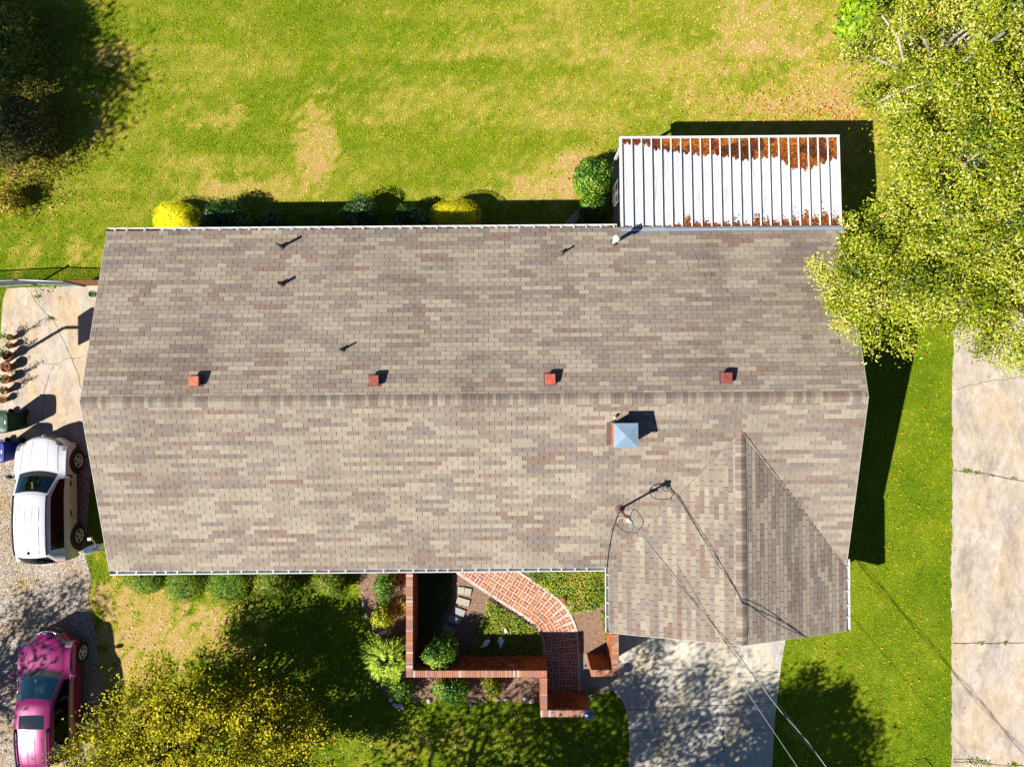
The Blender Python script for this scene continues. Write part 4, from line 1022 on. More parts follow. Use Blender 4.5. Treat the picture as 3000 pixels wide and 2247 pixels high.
# ------------------------------------------------------------------ plants
def shrub(name, u, v, r, h, stops, label, seed, group='garden shrubs', n=2600, size=(0.04, 0.075), ry=None, aspect=0.55, amp=0.10, trans=0.3, zc=0.5, core=0.82, loose=0.08, up=0.6, cat='shrub', world=None, tshift=None, rough=0.45):
    """a leafy shrub: stems, an inner mass of foliage and an outer coat of leaves; u, v is where its middle shows in the photo"""
    cz = h * zc; x, y = world if world else P2(u, v, cz); ry = ry or r; rs = np.random.RandomState(seed)
    e = empty(name, (x, y, 0), 0, label, cat, group)
    ph = rs.rand(8) * 6.28
    d = rs.randn(n, 3); d /= np.linalg.norm(d, axis=1, keepdims=True); k = d[:, 2] < -0.55; d[k, 2] *= -1
    th = np.arctan2(d[:, 1], d[:, 0]); el = d[:, 2]
    k = 1 + amp * (np.sin(2 * th + ph[0] + el) + 0.8 * np.sin(3 * th + ph[1] + 2 * el) + 0.6 * np.sin(5 * th + ph[2] + 4 * el) + 0.5 * np.sin(9 * th + ph[3] + 7 * el))
    sc = k * (1 - np.abs(rs.normal(0, loose, n))) + np.clip(rs.normal(0, loose * 0.4, n), 0, 1)
    p = d * np.array([r, ry, h * 0.5]) * sc[:, None] + [0, 0, cz]; p[:, 2] = np.maximum(p[:, 2], 0.03)
    nr = d + rs.randn(n, 3) * 0.5 + [0, 0, up * 0.4]
    t = np.clip(0.5 + 0.9 * (fbm(p[:, 0] * 2 + seed, p[:, 1] * 2 + p[:, 2], 1.6, seed) - 0.5) + rs.normal(0, 0.2, n), 0, 1)
    if tshift: t = np.clip(t + tshift[0] * np.exp(-((p[:, 0] - tshift[1]) ** 2 + (p[:, 1] - tshift[2]) ** 2) / tshift[3] ** 2), 0, 1)
    v_, q, tt_ = leaves_np(p, rs.uniform(*size, n), nr, t, rs, aspect)
    m = leaf_mat(name + '_leaf', stops, trans, rough)
    f = link('foliage', mesh_np('foliage', v_, q, m, tt_), e)
    mb = MB(); mb.blob((0, 0, cz * 0.98), r * core, ry * core, h * 0.5 * core, seed, amp * 0.8, 18, 10); b = mb.build('inner_twigs', mat(name + '_inner', tuple(min(0.6, c * 0.95) for c in stops[1][1]), 0.95, 0.4, 12), e)
    s = MB()
    for i in range(4):
        a = rs.rand() * 6.28; s.tube([(math.cos(a) * 0.03, math.sin(a) * 0.03, -0.03), (math.cos(a) * r * 0.3, math.sin(a) * ry * 0.3, cz)], [0.02, 0.01], 5)
    s.build('stem', M_BARK, e); return e
M_BARK = mat('bark', alb(120, 100, 84), 0.95, 0.35, 14, bump=0.6)
BOX = [(0, alb(50, 82, 4)), (0.35, alb(100, 138, 8)), (0.7, alb(146, 174, 20)), (1, alb(204, 202, 66))]
BOXY = [(0, alb(50, 80, 8)), (0.35, alb(102, 136, 16)), (0.7, alb(158, 172, 30)), (1, alb(220, 190, 66))]
g = 'clipped shrubs along the front eave'
for i, (u, v, r, h, st, lab) in enumerate(((432, 1686, 0.80, 1.0, BOX, 'round clipped green shrub nearest the front corner beside the gravel'), (548, 1702, 0.80, 1.15, BOX, 'round clipped green shrub touching the corner shrub'), (676, 1702, 0.90, 1.05, BOX, 'wide clipped green shrub in the middle of the front row'),
        (805, 1704, 0.80, 1.1, BOXY, 'yellowing clipped shrub at the edge of the tree shadow'), (970, 1702, 0.62, 0.9, BOXY, 'small browned clipped shrub standing apart beside the dry mulch'))):
    shrub('clipped_shrub', u, v, r, h, st, lab, 60 + i, g, 5200, (0.028, 0.056), ry=r * (0.82 + 0.1 * (i % 3)), amp=0.055 + 0.012 * i, loose=0.06 + 0.012 * i, core=0.84)
g = 'loose shrubs around the garden wall'
LOOSE = [(0, alb(24, 58, 10)), (0.35, alb(60, 112, 16)), (0.7, alb(120, 168, 30)), (1, alb(190, 204, 60))]
YEL = [(0, alb(110, 130, 8)), (0.4, alb(172, 184, 14)), (0.8, alb(226, 220, 20)), (1, alb(240, 232, 70))]
shrub('leafy_shrub', 1128, 1716, 0.40, 0.9, LOOSE, 'upright green shrub under the eave beside the outer courtyard wall', 70, g, 1300, (0.05, 0.09), ry=0.6, loose=0.16, core=0.6)
shrub('leafy_shrub', 1121, 1806, 0.40, 0.8, YEL, 'yellow green shrub above the feathery bush', 71, g, 1300, (0.05, 0.09), loose=0.16, core=0.6)
shrub('leafy_shrub', 1291, 1912, 0.66, 1.5, LOOSE, 'rounded bright shrub inside the courtyard corner with a yellow patch', 72, g, 3600, (0.045, 0.085), loose=0.14, core=0.7, tshift=(0.5, -0.25, -0.2, 0.28), amp=0.08)
shrub('leafy_shrub', 1178, 2016, 0.52, 0.7, LOOSE, 'low green shrub at the outer corner of the garden wall', 73, g, 1500, (0.05, 0.09), ry=0.42, loose=0.16, core=0.65)
shrub('leafy_shrub', 1323, 2020, 0.60, 0.9, LOOSE, 'dense green shrub below the pierced screen wall', 74, g, 2800, (0.05, 0.09), ry=0.56, loose=0.14, core=0.7, amp=0.09)
shrub('leafy_shrub', 1442, 2010, 0.36, 0.7, [(0, alb(60, 84, 8)), (0.4, alb(120, 140, 18)), (0.8, alb(180, 176, 36)), (1, alb(222, 180, 30))], 'small yellowing shrub between the dense shrub and the wall step', 75, g, 1200, (0.05, 0.09), ry=0.42, loose=0.2, core=0.55, tshift=(0.5, 0.14, -0.3, 0.16))
# feathery arching bush
def feathery():
    rs = np.random.RandomState(77); x, y = P2(1133, 1925, 1.0); e = empty('feathery_bush', (x, y, 0), 0, 'big bright feathery bush with arching sprays left of the garden wall', 'bush')
    C, Nn, T, AX = [], [], [], []; st = MB()
    for k in range(360):
        a = rs.rand() * 6.283; R = 1.12 * math.sqrt(rs.uniform(0.05, 1)) * (0.85 + 0.2 * math.sin(3 * a)); zt = 1.75 - 0.95 * (R / 1.12) ** 2 + rs.normal(0, 0.08); tipd = np.array([math.cos(a), math.sin(a)])
        p0 = np.array([0.15 * tipd[0], 0.15 * tipd[1], 0.3]); p1 = np.array([*(tipd * R * 0.6), zt + 0.1]); p2 = np.array([*(tipd * R), zt - 0.12])
        for t in np.linspace(0.25, 1, 22):
            p = (1 - t) ** 2 * p0 + 2 * t * (1 - t) * p1 + t * t * p2; tg = 2 * (1 - t) * (p1 - p0) + 2 * t * (p2 - p1); tg = tg / np.linalg.norm(tg); AX.append(tg + np.cross(tg, [0, 0, 1]) * rs.choice([-0.55, 0.55])); C.append(p + rs.randn(3) * 0.018); T.append(0.35 + 0.5 * (p[2] - 0.5) + rs.normal(0, 0.15)); Nn.append(rs.randn(3) * 0.6 + [0, 0, 0.8])
        if k % 6 == 0: st.tube([p0 * [1, 1, 0], p0, p1 * 0.95], [0.012, 0.01, 0.004], 4)
    C = np.array(C); C[:, 2] = np.maximum(C[:, 2], 0.04)
    v, q, t = leaves_np(C, rs.uniform(0.07, 0.14, len(C)), np.array(Nn), np.clip(T, 0, 1), rs, 0.17, 0.1, np.array(AX))
    link('foliage', mesh_np('foliage', v, q, leaf_mat('feathery_leaf', [(0, alb(56, 96, 12)), (0.4, alb(130, 178, 24)), (0.75, alb(190, 222, 54)), (1, alb(226, 240, 110))], 0.35, 0.45, 0.3, 1.9), t), e); st.build('stem', M_BARK, e)
    MB().blob((0, 0, 0.75), 0.62, 0.62, 0.62, 3, 0.1, 16, 9).build('inner_twigs', mat('feathery_inner', alb(60, 100, 20), 0.95, 0.4, 12), e)
feathery()
# yellow strap-leaved tuft against the wall
def tuft(name, u, v, r, h, n, stops, label, cat, seed, w=0.03, group=None):
    rs = np.random.RandomState(seed); x, y = P2(u, v, h * 0.5); e = empty(name, (x, y, 0), 0, label, cat, group); V, Q, T = [], [], []
    for k in range(n):
        a = rs.rand() * 6.283; R = r * rs.uniform(0.4, 1); hh = h * rs.uniform(0.6, 1); d = np.array([math.cos(a), math.sin(a), 0]); s = np.array([-d[1], d[0], 0]) * w * 0.5; tt = rs.rand(); b = len(V)
        for t in (0, 0.35, 0.7, 1.0):
            p = d * R * t + [0, 0, hh * (1.6 * t - 1.15 * t * t) + 0.02]; ww = 1 - 0.85 * t; V += [p - s * ww, p + s * ww]; T += [tt, tt]
        Q += [(b + 2 * i, b + 2 * i + 1, b + 2 * i + 3, b + 2 * i + 2) for i in range(3)]
    link('blades', mesh_np('blades', np.array(V), np.array(Q), leaf_mat(name + '_blade', stops, 0.3), np.array(T)), e); return e
tuft('grass_tuft', 1168, 1785, 0.42, 0.5, 150, [(0, alb(120, 116, 20)), (0.5, alb(206, 176, 40)), (1, alb(236, 214, 110))], 'yellow strap leaved tuft against the outer courtyard wall', 'tuft', 5)
tuft('grass_tuft', 1172, 1706, 0.35, 0.4, 110, [(0, alb(140, 110, 70)), (1, alb(226, 190, 150))], 'dry straw coloured tuft under the eave by the courtyard wall', 'tuft', 6, 0.015)
tuft('grass_tuft', 1255, 2034, 0.16, 0.28, 60, [(0, alb(140, 110, 80)), (1, alb(226, 190, 150))], 'dead brown tuft between the shrubs below the garden wall', 'tuft', 7, 0.012)
# red flowering plant at the end of the wall
e = shrub('flowering_plant', 1741, 2027, 0.20, 0.7, [(0, alb(40, 60, 20)), (0.5, alb(96, 120, 40)), (1, alb(170, 176, 70))], 'small plant with red flowers at the end of the lower brick wall', 80, None, 420, (0.04, 0.07), ry=0.26, loose=0.3, core=0.3, cat='plant')
rs = np.random.RandomState(4); fl = MB()
M_RED = mat('red_petal', alb(222, 40, 44), 0.5, 0.2)
for k in range(14):
    p = rs.randn(3) * [0.12, 0.15, 0.1] + [0, 0, 0.55]; fm = MB().lathe([(0.004, 0), (0.022, 0.006), (0.026, 0.016), (0.01, 0.02)], 6); link('flower', fm.mesh('flower', M_RED), e, p)

# rear shrubs against the back wall
g = 'shrubs along the back of the house'
GOLD = [(0, alb(190, 180, 2, 1.3)), (0.35, alb(240, 228, 2, 1.4)), (0.75, alb(255, 244, 4, 1.5)), (1, alb(255, 250, 40, 1.5))]
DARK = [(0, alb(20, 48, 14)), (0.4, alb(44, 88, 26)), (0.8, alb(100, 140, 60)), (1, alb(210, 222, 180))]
HOL = [(0, alb(26, 60, 10)), (0.35, alb(70, 118, 16)), (0.7, alb(140, 182, 36)), (1, alb(206, 222, 100))]
GOLDS = [(0, alb(150, 146, 4, 1.2)), (0.4, alb(206, 196, 4, 1.3)), (0.8, alb(244, 232, 6, 1.4)), (1, alb(255, 244, 20, 1.5))]
shrub('golden_shrub', 516, 644, 0.80, 0.92, GOLD, 'brilliant yellow conical shrub nearest the back corner of the roof', 90, g, 5200, (0.03, 0.055), ry=0.72, amp=0.05, loose=0.06, aspect=0.3, core=0.84)
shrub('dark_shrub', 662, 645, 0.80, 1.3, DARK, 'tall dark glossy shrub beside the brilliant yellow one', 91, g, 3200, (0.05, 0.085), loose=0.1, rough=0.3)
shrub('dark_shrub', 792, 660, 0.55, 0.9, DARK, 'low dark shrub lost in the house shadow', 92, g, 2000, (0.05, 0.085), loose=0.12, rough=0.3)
shrub('golden_shrub', 924, 650, 0.52, 0.75, [(0, alb(40, 66, 6)), (0.4, alb(80, 116, 8)), (0.8, alb(130, 160, 12)), (1, alb(180, 190, 30))], 'small green dome shrub between the dark back shrubs', 93, g, 3200, (0.028, 0.05), amp=0.04, loose=0.05, aspect=0.3, core=0.84)
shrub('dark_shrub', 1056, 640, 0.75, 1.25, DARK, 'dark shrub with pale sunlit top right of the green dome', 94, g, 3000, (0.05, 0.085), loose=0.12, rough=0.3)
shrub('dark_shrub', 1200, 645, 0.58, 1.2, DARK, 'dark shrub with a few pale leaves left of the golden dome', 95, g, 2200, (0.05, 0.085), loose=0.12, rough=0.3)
shrub('golden_shrub', 1336, 638, 0.88, 1.35, GOLDS, 'wide golden dome shrub half in shadow near the middle of the back wall', 96, g, 5600, (0.03, 0.06), ry=0.74, amp=0.035, loose=0.05, aspect=0.25, core=0.84)
shrub('holly_shrub', 1738, 522, 0.72, 1.3, HOL, 'large round leafy shrub at the corner of the patio cover', 97, g, 3400, (0.06, 0.10), loose=0.09, core=0.84, amp=0.05)
shrub('holly_shrub', 1737, 612, 0.54, 0.95, HOL, 'smaller shrub between the round shrub and the back gutter', 98, g, 2200, (0.055, 0.095), ry=0.5, loose=0.10, core=0.8)
shrub('laurel_bush', 2516, 62, 0.70, 2.0, [(0, alb(60, 96, 4)), (0.35, alb(116, 158, 6)), (0.7, alb(160, 196, 16)), (1, alb(206, 222, 60))], 'bright green large leaved bush at the edge of the back lawn', 99, None, 1500, (0.11, 0.18), ry=1.0, loose=0.14, core=0.75, amp=0.1, cat='bush', zc=0.5, aspect=0.75)

# ------------------------------------------------------------------ trees
def tree(name, label, base, crown, rad, nclump, nleaf, size, stops, seed, trunk_r=0.16, group=None, aspect=0.45, trans=0.35, spread=0.42, shell=0.55, limbs=14, bark=None, lump=0.16, droop=0.0, rough=0.45, cut=None, extra=(), spec=0.25, boughs=()):
    """trunk and limbs to clumps of leaves spread through the crown"""
    rs = np.random.RandomState(seed); e = empty(name, (base[0], base[1], 0), 0, label, 'tree', group)
    c0 = np.array([crown[0] - base[0], crown[1] - base[1], crown[2]]); rad = np.array(rad)
    ph = rs.rand(6) * 6.28; cl = []
    while len(cl) < nclump:
        d = rs.randn(3); d /= np.linalg.norm(d); f = math.atan2(d[1], d[0]); k = 1 + lump * (math.sin(2 * f + ph[0]) + 0.8 * math.sin(3 * f + ph[1]) + 0.7 * math.sin(5 * f + ph[2]) + 0.5 * math.sin(7 * f + ph[3]))
        p = c0 + d * rad * k * rs.uniform(shell, 1.0) ** 0.7
        if p[2] < 0.5: continue
        if cut and cut(p[0] + base[0], p[1] + base[1], p[2]): continue
        cl.append(p)
    for q in extra: cl.append(np.array(q[:3]) - [base[0], base[1], 0])
    cl = np.array(cl); M = len(cl); C, Nn, T = [], [], []
    for i, p in enumerate(cl):
        n = int(nleaf * rs.uniform(0.6, 1.4)); sp = spread * rs.uniform(0.6, 1.3)
        q = rs.randn(n, 3) * [sp, sp, sp * 0.55]; q[:, 2] -= droop * (q[:, 0] ** 2 + q[:, 1] ** 2)
        C.append(p + q); Nn.append(rs.randn(n, 3) * 0.55 + [-0.25, -0.15, 1]); T.append(np.where(rs.rand(n) < 0.025, 1.0, np.clip(0.5 + np.clip(rs.normal(0, 0.15), -0.3, 0.22) + rs.normal(0, 0.18, n), 0, 0.93)))
    C = np.concatenate(C); Nn = np.concatenate(Nn); T = np.concatenate(T); C[:, 2] = np.maximum(C[:, 2], 0.1)
    v, q, t = leaves_np(C, rs.uniform(*size, len(C)), Nn, T, rs, aspect)
    link('crown', mesh_np('crown', v, q, leaf_mat(name + '_leaf', stops, trans, rough, spec), t), e)
    mb = MB(); top = np.array([c0[0] * 0.45, c0[1] * 0.45, c0[2] * 0.55]); mb.tube([(0, 0, -0.1), (top * 0.5 * [0.7, 0.7, 1]), top], [trunk_r * 1.25, trunk_r, trunk_r * 0.8], 10)
    mb.build('trunk', bark or M_BARK, e)
    ids = rs.permutation(M)[:limbs]; lm = MB()
    for i in ids:
        p = cl[i]; m1 = top + (p - top) * 0.45 + rs.randn(3) * 0.15 + [0, 0, 0.2]; lm.tube([top * 0.96, m1, p + (p - m1) * 0.08], [trunk_r * 0.5, trunk_r * 0.3, 0.018], 6)
        for _ in range(3): w = p + rs.randn(3) * spread * 0.9; lm.tube([m1 * 0.4 + p * 0.6, w], [0.014, 0.005], 4)
    for bg in boughs: MB().tube([Vector(q) - Vector((base[0], base[1], 0.95)) for q in bg], [0.024 + 0.009 * i for i in range(len(bg))], 7).build('bough', M_PALE, e)
    o = lm.build('limbs', bark or M_BARK, e); o['kind'] = 'stuff'; return e
M_PALE = mat('pale_bark', alb(206, 196, 178), 0.85, 0.3, 10)
EASTG = [(0, alb(42, 62, 4)), (0.25, alb(102, 126, 10)), (0.5, alb(160, 176, 22)), (0.72, alb(204, 210, 58)), (0.9, alb(242, 238, 160)), (1, alb(236, 184, 50))]  # pale stop near the end paints leaf highlights
g = 'trees along the right hand driveway'
tree('shade_tree', 'yellow green tree reaching over the right end of the roof', (13.0, 3.7), (11.6, 3.3, 5.4), (2.3, 2.3, 1.6), 125, 360, (0.04, 0.12), EASTG, 201, 0.17, g, extra=((9.85, 3.4, 4.9), (9.45, 2.6, 5.0), (9.75, 4.0, 5.0), (10.15, 1.9, 4.9), (9.15, 3.0, 4.9), (10.45, 1.2, 4.8), (9.55, 3.3, 5.2), (9.95, 2.7, 5.3), (9.35, 2.2, 5.0), (9.85, 4.6, 5.0), (10.35, 3.9, 5.4), (10.25, 3.1, 5.6), (10.45, 2.3, 5.4), (10.75, 1.6, 5.2), (9.65, 1.7, 4.9), (10.95, 4.6, 5.6), (10.55, 4.9, 5.2)), spread=0.235, shell=0.35, limbs=22)
tree('shade_tree', 'tall yellow green tree between the patio cover and the driveway', (13.8, 6.6), (12.35, 6.2, 6.6), (2.95, 2.9, 2.1), 165, 360, (0.04, 0.12), EASTG, 202, 0.2, g, cut=lambda x, y, z: x < 10.6, extra=((11.0, 6.6, 5.6), (11.2, 5.9, 5.8), (11.0, 7.3, 5.6), (11.3, 5.2, 5.9), (10.9, 5.1, 5.4), (11.4, 6.4, 6.2), (11.3, 7.6, 6.0), (11.5, 8.2, 6.0)), bark=M_PALE, spread=0.225, shell=0.3, limbs=40)
tree('shade_tree', 'yellow green tree overhanging the upper end of the right hand driveway', (16.2, 3.6), (14.2, 2.6, 6.3), (2.2, 2.0, 1.6), 95, 360, (0.04, 0.12), EASTG, 203, 0.16, g, extra=((13.9, 0.6, 5.6), (14.6, 0.4, 5.7), (13.3, 0.9, 5.6), (14.2, 0.9, 6.0), (14.9, 0.8, 6.0), (15.3, 0.3, 5.6), (13.7, 1.3, 6.1)), spread=0.235, shell=0.35, limbs=22)
tree('shade_tree', 'yellow green tree in the top right corner of the back yard', (14.0, 9.6), (12.8, 9.9, 5.6), (3.2, 2.6, 2.0), 150, 360, (0.04, 0.115), EASTG, 204, 0.2, g, bark=M_PALE, spread=0.225, shell=0.3, limbs=40)
tree('shade_tree', 'leaning pale barked tree at the far right edge over the driveway', (17.0, 7.0), (14.9, 7.0, 6.4), (2.1, 2.6, 1.8), 98, 350, (0.04, 0.115), EASTG, 205, 0.18, g, bark=M_PALE, spread=0.225, shell=0.3, limbs=34, boughs=[[P(2620, 262, 6.2), P(2720, 214, 6.9), P(2800, 190, 7.4), P(2880, 140, 7.8), P(3020, 40, 8.2)], [P(2990, 128, 7.8), P(2950, 165, 7.8), P(2900, 215, 7.6)], [P(2670, 240, 6.8), P(2640, 280, 6.7)], [P(2640, -10, 7.4), P(2690, 60, 7.2), P(2705, 130, 7.0)], [P(2960, 330, 8.0), P(2900, 400, 7.9), P(2830, 440, 7.7)]])
# pale fallen-looking limb that shows through the leaves
AUT = [(0, alb(54, 58, 4)), (0.25, alb(110, 112, 6)), (0.5, alb(170, 166, 10)), (0.75, alb(222, 212, 24)), (0.95, alb(244, 230, 70)), (1, alb(206, 140, 34))]
tree('maple_tree', 'golden yellow leaved tree on the front lawn beside the parked vehicles', (-10.9, -12.2), (-10.9, -12.1, 3.0), (3.5, 3.3, 1.5), 290, 165, (0.06, 0.115), AUT, 210, 0.18, None, aspect=0.65, spread=0.25, lump=0.13, shell=0.4, rough=0.6, spec=0.12, extra=[(-10.9 + 3.6 + 1.5 * math.sin(i * 2.4) * ((i % 5) / 4), -12.6 + 0.075 * i - 0.9, 2.2 + 0.3 * (i % 4)) for i in range(34)] + [(-9.0 + 0.35 * (i % 7), -9.4 - 0.22 * i, 2.1 + 0.25 * (i % 3)) for i in range(12)] + [(-8.6 + 0.11 * i, -13.3 + 0.5 * math.sin(i * 1.7), 2.0 + 0.25 * (i % 4)) for i in range(22)])
g = 'trees standing beyond the lower edge of the view'
OAKG = [(0, alb(40, 70, 10)), (0.5, alb(110, 140, 24)), (1, alb(180, 180, 50))]
tree('oak_tree', 'broad tree outside the lower edge that shades the garage drive', (-1.2, -18.4), (-0.6, -18.0, 8.0), (4.3, 4.0, 2.2), 135, 185, (0.10, 0.19), OAKG, 220, 0.3, g, spread=0.5, extra=((-2.3, -14.6, 7.0), (-1.9, -14.5, 6.6), (-2.6, -14.9, 7.2), (-1.5, -14.9, 6.6), (-3.0, -15.2, 7.0)))  # extra clumps put in unseen to shade the post lamp
tree('oak_tree', 'loose tree outside the lower edge that dapples the front lawn', (-7.6, -18.8), (-7.0, -18.6, 7.4), (3.6, 3.4, 2.2), 105, 95, (0.13, 0.24), OAKG, 221, 0.28, g, spread=0.5)
tree('oak_tree', 'added small dense tree outside the lower edge to deepen the shade beside the garage drive', (4.4, -16.9), (4.2, -16.6, 6.8), (1.6, 1.9, 1.4), 60, 130, (0.12, 0.22), OAKG, 224, 0.18, g, spread=0.36)  # unseen tree added to thicken the broad tree's shade on the right
tree('oak_tree', 'tree outside the left edge that shades the top left corner', (-25.8, 8.4), (-25.4, 8.7, 7.2), (3.8, 4.4, 2.2), 190, 150, (0.12, 0.2), OAKG, 222, 0.3, g, spread=0.5)
tree('oak_tree', 'thin tree outside the lower left edge that dapples the gravel', (-23.4, -13.4), (-23.2, -13.4, 6.4), (1.9, 2.2, 1.5), 36, 90, (0.12, 0.2), OAKG, 223, 0.2, g, spread=0.42)
# low growth along the left edge
g = 'bushes along the left edge'
BRN = [(0, alb(40, 50, 16)), (0.35, alb(90, 96, 26)), (0.65, alb(150, 124, 50)), (1, alb(220, 166, 96))]
GRN = [(0, alb(52, 66, 6)), (0.4, alb(96, 116, 14)), (0.8, alb(156, 160, 30)), (1, alb(220, 190, 80))]
shrub('wild_bush', 10, 120, 1.3, 2.0, GRN, 'dark green wild bush in the top left corner', 301, g, 4200, (0.07, 0.12), ry=1.9, loose=0.2, core=0.72, amp=0.12, cat='bush')
shrub('wild_bush', 60, 380, 1.5, 1.7, BRN, 'brownish wild bush at the left edge below the dark green one', 302, g, 3400, (0.06, 0.11), ry=1.5, loose=0.22, core=0.7, amp=0.13, cat='bush')
shrub('wild_bush', 20, 588, 0.75, 1.0, [(0, alb(90, 90, 10)), (0.4, alb(176, 160, 20)), (0.8, alb(230, 200, 60)), (1, alb(250, 220, 120))], 'small yellow bush at the left edge above the chain link gate', 303, g, 1500, (0.05, 0.09), ry=0.6, loose=0.22, core=0.6, cat='bush')

# ------------------------------------------------------------------ vehicles
M_TYRE = mat('tyre_rubber', (0.012, 0.012, 0.013), 0.85, 0.1)
M_RIM = mat('alloy_rim', (0.55, 0.53, 0.50), 0.35, 0.08, metal=0.15)
M_CLAD = mat('black_cladding', (0.02, 0.02, 0.022), 0.6, 0.1)
M_GLASS = glass_mat('tinted_glass', (0.34, 0.58, 0.58), 0.05, 1.5, (0.7, 1.0, 0.97))
M_GLASSD = glass_mat('dark_glass', (0.07, 0.075, 0.08), -0.005, 1.3)
M_LAMP = mat('lamp_lens', (0.16, 0.165, 0.18), 0.15, 0.5, 12, spec=0.6, coat=0.6)
M_TAIL = mat('tail_lens', (0.36, 0.012, 0.02), 0.2, 0.1, spec=0.6, coat=0.6)
M_CHROME = mat('chrome', (0.7, 0.72, 0.75), 0.15, 0.05, metal=0.9)
M_SEAT = mat('car_seat', (0.12, 0.11, 0.10), 0.8, 0.15)
M_DASH = mat('dashboard', (0.05, 0.05, 0.052), 0.7, 0.15)
def paint(name, c, rough=0.28, metal=0.0):
    m, n, l, out = new_mat(name); b = n.new('ShaderNodeBsdfPrincipled'); l.new(b.outputs[0], out.inputs[0])
    b.inputs['Roughness'].default_value = rough; b.inputs['Metallic'].default_value = metal; b.inputs['Coat Weight'].default_value = 0.7; b.inputs['Coat Roughness'].default_value = 0.06
    pos = n.new('ShaderNodeTexCoord').outputs['Object']; f = noise(n, l, pos, 2.2, 5, 0.6)
    r = ramp(n, [(0.3, tuple(x * 0.92 for x in c)), (0.7, tuple(min(0.85, x * 1.04) for x in c))]); l.new(f, r.inputs[0]); l.new(r.outputs[0], b.inputs['Base Color']); return m

